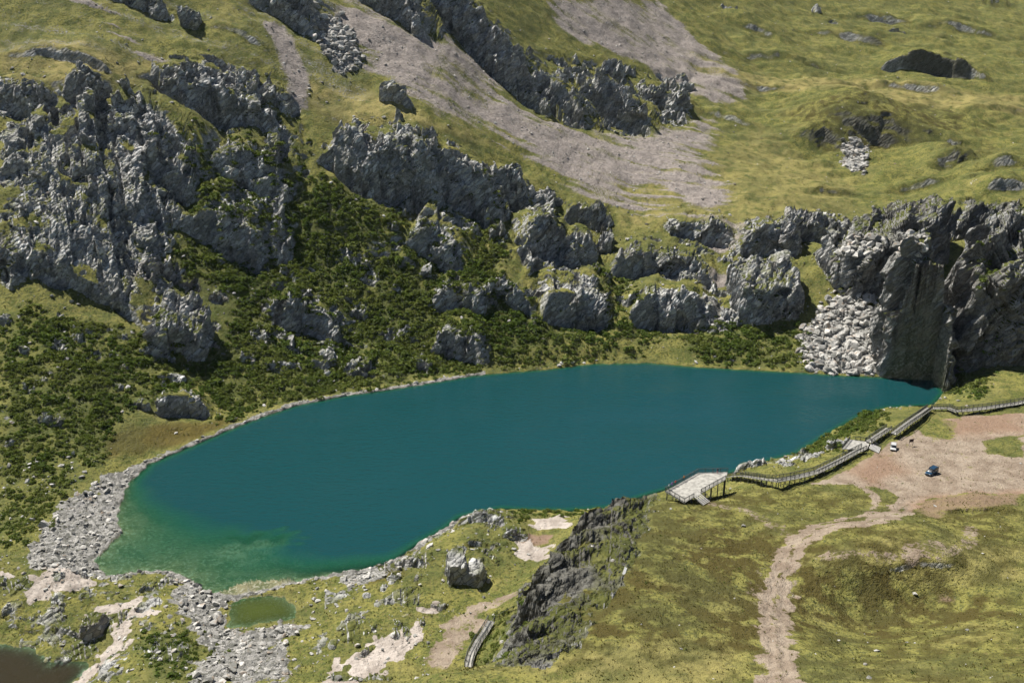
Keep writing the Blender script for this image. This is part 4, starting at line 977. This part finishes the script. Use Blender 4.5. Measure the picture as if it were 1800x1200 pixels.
# tussocks: tufts that roughen the meadows
nearg = (VY < 262) & (SDLV > 1.5)
dens = np.where(nearg, .62, .0) + np.where(VY >= 262, .030, 0) * (1 + 1.5 * fineV)
dens = dens * (1 - np.clip(rockV + stonyV + paleV + .97 * dirtV, 0, 1)) * (NZB > .6) * np.clip(.6 + 1.2 * fineV, .1, 1.4) * (1 - bedV) * (1 - .7 * screeV)
pG, iG, jG = scatter(np.clip(dens, 0, 1))
rG = np.where(VY[iG, jG] < 262, .17 + .22 * rng.random(len(pG)), .3 + .35 * rng.random(len(pG)))
tG = np.clip(dryV[iG, jG] * .8 + .5 * rng.random(len(pG)), 0, 1)
so = joined('grass', TUFT, [tuft_template(500 + i) for i in range(6)], pG, rG, rng.random(len(pG)) * 6.28, tG)
tag(so, 'short yellow-green grass tussocks on the meadows', 'grass', kind='stuff')
# dark heath dots on the meadows
dens = (np.where(VY >= 262, .012, .006) * (1 + 2 * fineV) + .10 * smp(region([(880,600),(1060,580),(1240,590),(1250,640),(1040,636),(870,652)], 3)) + .03 * smp(region([(560,1000),(900,900),(900,1060),(640,1180),(300,1200),(200,1000)], 3)))
dens = dens * (1 - np.clip(rockV + stonyV + paleV + dirtV + .8 * screeV, 0, 1)) * (NZB > .55)
pH, iH, jH = scatter(np.clip(dens, 0, 1)); rH = .28 + .38 * rng.random(len(pH)) ** 2
so = joined('heath', SHRUB, [shrub_template(600 + i, 12) for i in range(4)], pH, rH, rng.random(len(pH)) * 6.28, rng.random(len(pH)))
tag(so, 'tiny dark heath bushes dotted over the meadows', 'heath', kind='stuff')
print('tufts', len(pG), len(pH), round(time.time() - T0, 1))
# ------------------------------------------------------------------ boardwalks, cars, people
def ground(x, y):
    x = np.asarray(x, float); y = np.clip(np.asarray(y, float), ylat[0], ylat[-2]); t = np.clip(x / y, tcol[0], tcol[-2])
    i = np.clip(np.searchsorted(tcol, t) - 1, 0, NC - 2); j = np.clip(np.searchsorted(ylat, y) - 1, 0, len(ylat) - 2)
    a = (t - tcol[i]) / (tcol[i + 1] - tcol[i]); b = (y - ylat[j]) / (ylat[j + 1] - ylat[j])
    return (Z[i, j] * (1 - a) + Z[i + 1, j] * a) * (1 - b) + (Z[i, j + 1] * (1 - a) + Z[i + 1, j + 1] * a) * b
def gz(x, y): return float(ground(np.array([x]), np.array([y]))[0])
def hitg(u, v): return hit(u, v, ground)
def above(u, v, h):
    z = hitg(u, v)[2]
    for _ in range(12):
        p = at_z(u, v, z); z = .5 * z + .5 * (gz(p[0], p[1]) + h)
    return at_z(u, v, z)
def flat_mat(name, col, rough=.7, metal=0.0, var=.25, scale=2.0):
    t = NT(name); n = t.noise(t.n('NewGeometry').outputs['Position'], scale, 3)
    c = t.mix(t.ramp(n, .3, .7), tuple(x * (1 - var) for x in col), tuple(min(1, x * (1 + var)) for x in col))
    b = t.n('BsdfPrincipled', Base__Color=c, Roughness=rough, Metallic=metal); return t.out(b)
DECK = flat_mat('weathered_deck', (.30, .29, .26), .8, 0, .28, 1.1); DARKW = flat_mat('dark_stained_wood', (.055, .055, .048), .8); RAILM = flat_mat('railing_grey', (.045, .05, .045), .6)
STEP = flat_mat('step_boards', (.42, .41, .39), .8, 0, .12); STEEL = flat_mat('post_steel', (.07, .07, .06), .6)
BOXQ = np.array([(0, 3, 2, 1), (4, 5, 6, 7), (0, 1, 5, 4), (1, 2, 6, 5), (2, 3, 7, 6), (3, 0, 4, 7)])
UB = np.array([(-.5, -.5, 0), (.5, -.5, 0), (.5, .5, 0), (-.5, .5, 0), (-.5, -.5, 1), (.5, -.5, 1), (.5, .5, 1), (-.5, .5, 1)])
_ub = {}
def post(name, p, h, w, mat, parent, d=None):
    """upright square post sharing one mesh per material"""
    if mat.name not in _ub: _ub[mat.name] = np_mesh('post', UB, BOXQ, False, (mat,))
    o = add(name, _ub[mat.name], parent); o.location = p; o.scale = (w, d or w, h); return o
class MB:
    def __init__(s): s.V = []; s.Q = []
    def bar(s, a, b, w, h):
        a = np.array(a, float); b = np.array(b, float); d = b - a; L = np.hypot(d[0], d[1]) + 1e-9; n = np.array((-d[1] / L, d[0] / L, 0)) * w / 2; k = len(s.V); u = np.array((0, 0, h))
        s.V += [a - n, b - n, b + n, a + n, a - n + u, b - n + u, b + n + u, a + n + u]; s.Q += [tuple(q + k for q in r) for r in BOXQ]; return s
    def slab(s, P, z0, z1):
        k = len(s.V); n = len(P); s.V += [(x, y, z0) for x, y in P] + [(x, y, z1) for x, y in P]
        s.ng = getattr(s, 'ng', []); s.ng += [tuple(k + i for i in range(n))[::-1], tuple(k + n + i for i in range(n))] + [(k + i, k + (i + 1) % n, k + n + (i + 1) % n, k + n + i) for i in range(n)]; return s
    def build(s, name, mat, parent=None, smooth=False):
        me = bpy.data.meshes.new(name); me.from_pydata([tuple(map(float, v)) for v in s.V], [], [tuple(map(int, q)) for q in s.Q] + getattr(s, 'ng', [])); me.materials.append(mat); me.update()
        if smooth: me.polygons.foreach_set('use_smooth', [True] * len(me.polygons))
        return add(name, me, parent)
def empty(name, p):
    o = bpy.data.objects.new(name, None); COL.objects.link(o); o.empty_display_size = .3; o['_at'] = 0; del o['_at']; return o
def railing(parent, pts, hgt=1.15, gap=2.0, mat=None):
    """posts, hand rail, lower rail and balusters along a line of 3D points"""
    mat = mat or RAILM; pts = [np.array(p, float) for p in pts]; hr = MB(); bl = MB(); first = None
    for a, b in zip(pts[:-1], pts[1:]):
        L = np.linalg.norm(b - a); n = max(1, int(round(L / gap)))
        hr.bar(a + (0, 0, hgt), b + (0, 0, hgt), .11, .07); bl.bar(a + (0, 0, .12), b + (0, 0, .12), .05, .05); bl.bar(a + (0, 0, hgt - .16), b + (0, 0, hgt - .16), .05, .05)
        m = max(2, int(L / .22))
        for i in range(1, m): q = a + (b - a) * i / m; bl.bar(q + (-.018, 0, .12), q + (.018, 0, .12), .036, hgt - .25)
    r = hr.build('railing', mat, parent); bl.build('balusters', mat, r)
    for s, (a, b) in enumerate(zip(pts[:-1], pts[1:])):
        n = max(1, int(round(np.linalg.norm(b - a) / gap)))
        for i in range(n + 1 if s == len(pts) - 2 else n):
            post('railing_post', a + (b - a) * i / n, hgt + .06, .12, mat, r)
    return r
def legs(parent, P, ztop, skip=.1, w=.18):
    for x, y in P:
        g = gz(x, y) - .3
        if ztop - g > skip: post('support_post', (x, y, g), ztop - g, w, STEEL, parent)
def stairs(parent, a, b, down, zt, zb, n, name='steps'):
    """a, b: ends of the top edge (xy); down: outward vector (xy) of the whole flight"""
    a = np.array(a[:2]); b = np.array(b[:2]); down = np.array(down[:2]); fl = MB()
    e = (b - a) / np.linalg.norm(b - a)
    for side in (a, b):
        fl.bar((*side, zt - .28), (*(side + down), zb - .12), .08, .22)
    s = fl.build('stringer', DARKW, parent)
    for i in range(n):
        c = (a + b) / 2 + down * (i + .55) / n; z = zt - (zt - zb) * (i + .75) / n
        tr = MB().bar((*(c - e * np.linalg.norm(b - a) * .49), z), (*(c + e * np.linalg.norm(b - a) * .49), z), np.linalg.norm(down) / n * .52, .07).build('stair_tread', STEP, parent)
    return s
def walkway(name, label, nodes, width=1.9, both=True, group='boardwalk sections'):
    """nodes: (u, v, height) of the near edge of the deck"""
    P = [above(u, v, h) for u, v, h in nodes]; root = empty(name, P[0]); tag(root, label, 'boardwalk', group)
    C = []
    for i, p in enumerate(P):
        d = (P[min(i + 1, len(P) - 1)] - P[max(i - 1, 0)])[:2]; d = d / np.linalg.norm(d); n = np.array((-d[1], d[0]))
        C.append((p, p + np.array((*n * width, 0))))
    dk = MB(); k = 0
    for nr, fr in C:
        for q, dz in ((nr, -.14), (fr, -.14), (fr, 0), (nr, 0)): dk.V.append((q[0], q[1], q[2] + dz))
    for i in range(len(C) - 1):
        a = 4 * i; b = a + 4
        dk.Q += [(a, b, b + 1, a + 1)[::-1], (a + 3, b + 3, b + 2, a + 2)[::-1], (a, b, b + 3, a + 3), (a + 1, b + 1, b + 2, a + 2)[::-1]]
    dk.Q += [(0, 1, 2, 3), tuple(4 * (len(C) - 1) + q for q in (3, 2, 1, 0))]
    dk.build('deck', DECK, root)
    for side in (0, 1):
        off = .08 if side == 0 else -.08
        L = [c[side] + (c[1 - side] - c[side]) * .06 for c in C]
        if side == 1 or both: railing(root, L, 1.15, 1.9)
        for a, b in zip(L[:-1], L[1:]):
            n = max(1, int(round(np.linalg.norm((b - a)[:2]) / 2.4)))
            for i in range(n): q = a + (b - a) * (i + .25) / n; legs(root, [(q[0], q[1])], q[2] - .14)
    return root, C
# viewing platform
DZ = gz(*hitg(1214, 884)[:2]) + 1.9
def dp(u, v): return at_z(u, v, DZ)
L_, F_, G1, G2, R_, B2, B1 = [dp(*q) for q in ((1169, 863), (1203, 883), (1219.6, 873.6), (1232, 866.5), (1276, 842), (1279, 829), (1227, 830.5))]
plat = empty('viewing_platform', L_); tag(plat, 'grey railed viewing platform on the hill edge above the lake', 'viewing platform')
MB().slab([q[:2] for q in (L_, F_, R_, B2, B1)], DZ - .22, DZ).build('deck', DECK, plat)
railing(plat, [G1, F_, L_, B1, B2], 1.15, 1.8); railing(plat, [G2, R_], 1.15, 1.8)
ctr = (L_ + F_ + R_ + B2 + B1) / 5
Pp = [q + (ctr - q) * .06 for q in (L_, F_, R_, B2, B1)]
for a, b in zip(Pp, Pp[1:] + Pp[:1]):
    n = max(2, int(np.linalg.norm(b - a) / 2.6))
    legs(plat, [(a + (b - a) * i / n)[:2] for i in range(n)], DZ - .22, .1, .22)
e_ = (G2 - G1)[:2]; e_ /= np.linalg.norm(e_); out_ = np.array((e_[1], -e_[0]))
zb_ = gz(*(G1[:2] + out_ * 3.0)) + .05
stairs(plat, G1, G2, out_ * 2.9, DZ, zb_, 8)
railing(plat, [np.array((*G2[:2], DZ)) , np.array((*(G2[:2] + out_ * 2.9), zb_))], 1.0, 1.5)
# walkways
walkway('boardwalk', 'boardwalk on tall posts dipping and rising between the two platforms', [(1277, 838, 1.7), (1300, 836, 2.1), (1335, 842, 2.3), (1367, 847, 2.3), (1405, 840.5, 1.7), (1440, 831.5, 1.3), (1480, 812, 1.2), (1507, 797, 1.2), (1524, 789, 1.2)])
LZ = gz(*hitg(1510, 786)[:2]) + 1.35
lq = [at_z(u, v, LZ) for u, v in ((1480, 789), (1494, 772), (1530, 776), (1524, 789))]
land = empty('viewing_platform', lq[0]); tag(land, 'small pale landing platform with steps down to the parked cars', 'viewing platform')
MB().slab([q[:2] for q in (lq[0], lq[3], lq[2], lq[1])], LZ - .2, LZ).build('deck', DECK, land)
railing(land, [lq[0], lq[1]], 1.15, 1.5); railing(land, [lq[1] + (lq[2] - lq[1]) * .25, lq[2]], 1.15, 1.5)
for a, b in zip(lq, lq[1:] + lq[:1]): legs(land, [(a + (b - a) * f + (sum(lq) / 4 - a) * .08)[:2] for f in (.05, .5)], LZ - .2)
e_ = (lq[2] - lq[3])[:2]; e_ /= np.linalg.norm(e_); o2 = np.array((e_[1], -e_[0])); o2 = o2 / np.linalg.norm(o2)
s0 = at_z(1527, 787.5, LZ); s1 = at_z(1531, 778, LZ); bt = hitg(1553, 800)[:2]; dn = bt - s0[:2]; dn = dn / np.linalg.norm(dn) * 3.6
stairs(land, s0, s1, dn, LZ, gz(*(s0[:2] + dn)) + .05, 9)
railing(land, [np.array((*s1[:2], LZ)), np.array((*(s1[:2] + dn), gz(*(s1[:2] + dn)) + .05))], 1.0, 1.6)
walkway('boardwalk', 'short railed boardwalk rising from the small landing platform', [(1532, 778, 1.3), (1550, 766, 1.4), (1568, 754, 1.5)])
walkway('boardwalk', 'steep straight boardwalk ramp with dark railings above the parked cars', [(1576, 764, 1.6), (1600, 746, 1.8), (1622, 731, 1.8), (1640, 718, 1.3)])
walkway('boardwalk', 'low boardwalk running along the meadow below the right-edge cliff', [(1642, 719, .9), (1664, 718, .9), (1680, 724, 1.4), (1710, 722, 1.4), (1750, 717, 1.1), (1790, 711, .8), (1812, 706, .8), (1870, 702, .8), (1950, 704, .8)])
walkway('boardwalk', 'short curved boardwalk at the foot of the dark rock face', [(830, 1172, .7), (835, 1152, .7), (846, 1130, .7), (858, 1112, .7), (870, 1092, .7)], 1.7)
fn = empty('fence', hitg(872, 1090)); tag(fn, 'thin dark rail fence running up beside the dark rock face', 'fence')
railing(fn, [above(870, 1090, .05), above(885, 1082, .05), above(902, 1072, .05)], 1.1, 1.6)

# ---------------------------------------------------------------- cars
def paint(name, col): 
    t = NT(name); b = t.n('BsdfPrincipled', Base__Color=col, Roughness=.28, Metallic=.25); b.inputs['Coat Weight'].default_value = .6; return t.out(b)
GLASS = paint('car_glass', (.012, .014, .016)); TYRE = flat_mat('tyre_rubber', (.02, .02, .02), .9); RIM = flat_mat('wheel_rim', (.25, .25, .26), .4, .6); LAMP = flat_mat('lamp_lens', (.65, .66, .66), .2); RED = flat_mat('tail_lamp', (.35, .02, .02), .3); TRIM = flat_mat('black_trim', (.025, .025, .027), .6)
def loft(sections, name, mat, parent, smooth=True):
    """sections: (x, half width, z0, z1, tumblehome) from rear to front, rounded box cross-sections"""
    V = []; Fq = []; K = 12
    for x, hw, z0, z1, tb in sections:
        prof = [(-hw * .92, z0), (-hw, z0 + (z1 - z0) * .18), (-hw, z0 + (z1 - z0) * .55), (-hw * (1 - tb), z1 - (z1 - z0) * .14), (-hw * (1 - tb) * .90, z1 - .015), (-hw * .4, z1 + .012)]
        prof = prof + [(-y, z) for y, z in prof[::-1]]
        V += [(x, y, z) for y, z in prof]
    n = len(sections)
    for i in range(n - 1):
        for k in range(K): a = i * K + k; b = i * K + (k + 1) % K; Fq.append((a, b, b + K, a + K))
    Fq += [tuple(range(K)), tuple((n - 1) * K + k for k in range(K))[::-1]]
    me = bpy.data.meshes.new(name); me.from_pydata(V, [], Fq); me.materials.append(mat); me.update()
    import bmesh
    bm = bmesh.new(); bm.from_mesh(me); bmesh.ops.recalc_face_normals(bm, faces=bm.faces); bm.to_mesh(me); bm.free()
    if smooth: me.polygons.foreach_set('use_smooth', [True] * len(me.polygons))
    me.set_sharp_from_angle(angle=R(38)) if hasattr(me, 'set_sharp_from_angle') else None
    return add(name, me, parent)
def cyl(name, r, w, mat, parent, loc, seg=18):
    V = []; 
    for s in (-1, 1):
        V += [(math.cos(i * 2 * math.pi / seg) * r, s * w / 2, math.sin(i * 2 * math.pi / seg) * r) for i in range(seg)]
    Fq = [tuple(range(seg)), tuple(range(seg, 2 * seg))[::-1]] + [(i, i + seg, (i + 1) % seg + seg, (i + 1) % seg) for i in range(seg)]
    me = bpy.data.meshes.new(name); me.from_pydata(V, [], Fq); me.materials.append(mat); me.update(); o = add(name, me, parent); o.location = loc; return o
def boxp(name, c, s, mat, parent):
    c = np.array(c); s = np.array(s) / 2; mb = MB(); mb.V = [c + s * np.array(q) for q in ((-1, -1, -1), (1, -1, -1), (1, 1, -1), (-1, 1, -1), (-1, -1, 1), (1, -1, 1), (1, 1, 1), (-1, 1, 1))]; mb.Q = [tuple(q) for q in BOXQ]
    return mb.build(name, mat, parent)
def car(name, label, p, heading, body, door, suv=True):
    root = empty(name, p); tag(root, label, 'car'); root.location = p; root.rotation_euler = (0, 0, heading)
    H = 1.78 if suv else 1.5; L = 2.35 if suv else 1.95; W = .95 if suv else .84; sh = .98 if suv else .86
    loft([(-L, W * .88, .42, sh * .92, .04), (-L + .12, W * .97, .34, sh, .05), (-L * .45, W, .32, sh + .02, .05), (L * .35, W, .32, sh + .02, .05), (L * .55, W, .34, sh, .06), (L * .9, W * .95, .38, sh * .93, .08), (L, W * .82, .44, sh * .80, .1)], 'body', body, root)
    cb = [(-L + .06, W * .88, sh - .03, sh + .03, .02), (-L + .22, W * .93, sh - .02, H - .10, .12), (-L * .35, W * .94, sh - .02, H - .03, .13), (L * .08, W * .93, sh - .02, H - .06, .13), (L * .50, W * .90, sh - .03, sh + .03, .05)]
    loft(cb, 'window_glass', GLASS, root)
    rf = loft([(-L + .20, W * .80, H - .12, H - .04, .05), (-L * .35, W * .83, H - .10, H + .02, .05), (L * .02, W * .82, H - .12, H - .01, .05), (L * .12, W * .78, H - .16, H - .08, .05)], 'roof', body, root)
    if suv:
        for s in (-1, 1): boxp('roof_rail', (-L * .35, s * W * .74, H + .07), (L * 1.0, .05, .05), TRIM, rf)
    for s in (-1, 1):
        for x0, x1 in ((-L * .40, -L * .02), (L * .0, L * .36)):
            d = boxp('door', ((x0 + x1) / 2, s * (W + .004), sh * .64), (x1 - x0 - .05, .02, sh * .52), door, root)
            boxp('handle', (x0 + .14, s * (W + .022), sh * .82), (.16, .02, .03), TRIM, d)
        for x in (-L + .22, -L * .36, L * .03):
            boxp('pillar', (x + .02, s * W * .90, (sh + H) / 2 - .05), (.09, .06, H - sh - .08), body, root)
        boxp('wing_mirror', (L * .33, s * (W + .10), sh + .10), (.12, .18, .14), body, root)
        boxp('headlight', (L * .955, s * W * .66, sh * .80), (.16, .34, .15), LAMP, root); boxp('tail_lamp', (-L - .005, s * W * .74, sh * .80), (.06, .18, .3), RED, root)
        for x in (-L * .58, L * .60):
            t = cyl('tyre', .37 if suv else .31, .24, TYRE, root, (x, s * (W - .10), .37 if suv else .31)); cyl('rim', .22, .03, RIM, t, (0, s * .125, 0))
    boxp('bumper', (L * .99, 0, .46), (.14, W * 1.6, .2), TRIM, root); boxp('bumper', (-L * 1.0, 0, .46), (.14, W * 1.6, .2), TRIM, root); boxp('grille', (L * 1.0, 0, sh * .72), (.05, W * .9, .14), TRIM, root)
    return root
q0, q1 = hitg(1635, 839), hitg(1651, 830.5); hd = math.atan2(q0[1] - q1[1], q0[0] - q1[0]); cpos = hitg(1637, 832.5)
car('parked_car', 'dark blue off-road car parked on the dirt lot', (cpos[0], cpos[1], gz(*cpos[:2])), hd, paint('dark_blue_paint', (.018, .055, .10)), paint('dark_blue_door', (.016, .05, .09)))
cpos = hitg(1570, 789)
car('parked_car', 'small white and green car parked by the landing steps', (cpos[0], cpos[1], gz(*cpos[:2])), R(-112), paint('white_paint', (.62, .62, .60)), paint('green_door', (.03, .22, .07)), False)
# sign, panel
sp = hitg(1601, 783); sg = empty('sign_board', sp); tag(sg, 'dark brown notice board on two posts beside the parked cars', 'sign')
sg.location = (sp[0], sp[1], gz(*sp[:2])); sg.rotation_euler = (0, 0, R(8)); BROWN = flat_mat('dark_brown_board', (.035, .014, .012), .7)
for s in (-1, 1): boxp('post', (s * .58, 0, 1.0), (.10, .10, 2.1), BROWN, sg)
boxp('panel', (0, -.02, 1.62), (1.25, .08, .85), BROWN, sg); boxp('cap', (0, -.01, 2.1), (1.45, .22, .08), BROWN, sg)
wp = hitg(1098, 1006); wpn = boxp('white_panel', (0, 0, 0), (.55, .05, 1.6), flat_mat('white_sheet', (.75, .75, .73), .6, 0, .05), None)
wpn.location = (wp[0], wp[1], gz(*wp[:2]) + .45); wpn.rotation_euler = (R(-52), R(22), R(-10)); tag(wpn, 'loose white panel lying on the grass above the dark rock face', 'panel')

# ---------------------------------------------------------------- people on the platform
def person(p, face, jacket, trousers, label, arm=.25, bag=None):
    root = empty('person', p); root.location = p; root.rotation_euler = (0, 0, face); tag(root, label, 'person', 'visitors on the viewing platform')
    def skin(name, V, E, Rr, mat, par):
        me = bpy.data.meshes.new(name); me.from_pydata(V, E, []); o = add(name, me, par); me.materials.append(mat)
        m = o.modifiers.new('skin', 'SKIN'); sv = me.skin_vertices[0].data
        for i, r in enumerate(Rr): sv[i].radius = (r, r * .85)
        sv[0].use_root = True
        s = o.modifiers.new('sub', 'SUBSURF'); s.levels = 1; s.render_levels = 1; return o
    V = [(0, 0, .95), (0, .01, 1.18), (0, .01, 1.40), (0, .02, 1.50), (0, .03, 1.60), (0, .03, 1.70),
         (.19, 0, 1.40), (.25 + .0, .04, 1.13), (.24, arm, .95), (.23, arm + .08, .88), (-.19, 0, 1.40), (-.25, .04, 1.13), (-.24, arm, .95), (-.23, arm + .08, .88),
         (.10, 0, .88), (.11, .02, .50), (.11, -.02, .08), (.11, .13, .04), (-.10, 0, .88), (-.11, .03, .50), (-.11, -.01, .08), (-.11, .14, .04)]
    E = [(0, 1), (1, 2), (2, 3), (3, 4), (4, 5), (2, 6), (6, 7), (7, 8), (8, 9), (2, 10), (10, 11), (11, 12), (12, 13), (0, 14), (14, 15), (15, 16), (16, 17), (0, 18), (18, 19), (19, 20), (20, 21)]
    Rr = [.155, .15, .16, .06, .105, .085, .075, .06, .045, .04, .075, .06, .045, .04, .095, .07, .05, .04, .095, .07, .05, .04]
    t = NT('figure'); z = t.n('SeparateXYZ', Vector=t.n('TexCoord').outputs['Object']).outputs[2]
    c = t.mix(t.math('GREATER_THAN', z, .90), trousers, jacket); c = t.mix(t.math('GREATER_THAN', z, 1.50), c, (.42, .27, .19)); c = t.mix(t.math('LESS_THAN', z, .09), c, (.03, .03, .03))
    b = t.n('BsdfPrincipled', Base__Color=c, Roughness=.85)
    skin('body', V, E, Rr, t.out(b), root)
    skin('hair', [(0, -.02, 1.66), (0, .005, 1.73), (0, .03, 1.745)], [(0, 1), (1, 2)], [.095, .085, .06], flat_mat('dark_hair', (.02, .016, .013), .7), root)
for u, v, fc, j, tr, lab in ((1175.5, 860, 60, (.62, .64, .66), (.05, .06, .09), 'person in a white jacket at the platform\'s left corner'), (1181, 857, 40, (.30, .14, .42), (.05, .05, .07), 'person in a violet jacket between the white and red ones'),
                            (1187, 853.5, 35, (.55, .06, .04), (.06, .06, .07), 'person in a red jacket at the platform\'s left railing'), (1202, 845, 35, (.62, .25, .05), (.05, .05, .06), 'person in an orange jacket at the platform\'s left railing'),
                            (1261, 832.5, -10, (.03, .035, .07), (.50, .22, .25), 'person in a dark jacket and pink trousers at the back railing')):
    p = dp(u, v); person((p[0], p[1], DZ), R(fc), j, tr, lab)

# ------------------------------------------------------------------ thin mountain air round the whole place
hz = NT('mountain_air'); pv = hz.n('VolumePrincipled', Density=.00002); pv.inputs['Color'].default_value = (.80, .88, 1.0, 1); pv.inputs['Anisotropy'].default_value = .2
hz.n('OutputMaterial', Volume=pv.outputs[0])
zmax = float(VZ.max()) + 6; x1 = float(np.abs(VX).max()) + 20; y1 = float(VY.max()) + 20
mb = MB(); mb.slab([(-x1, -30), (x1, -30), (x1, y1), (-x1, y1)], -40, max(zmax, 150))
ho = mb.build('haze', hz.m); tag(ho, 'thin pale haze filling the valley air', 'haze', kind='stuff')
scene.cycles.volume_bounces = 0
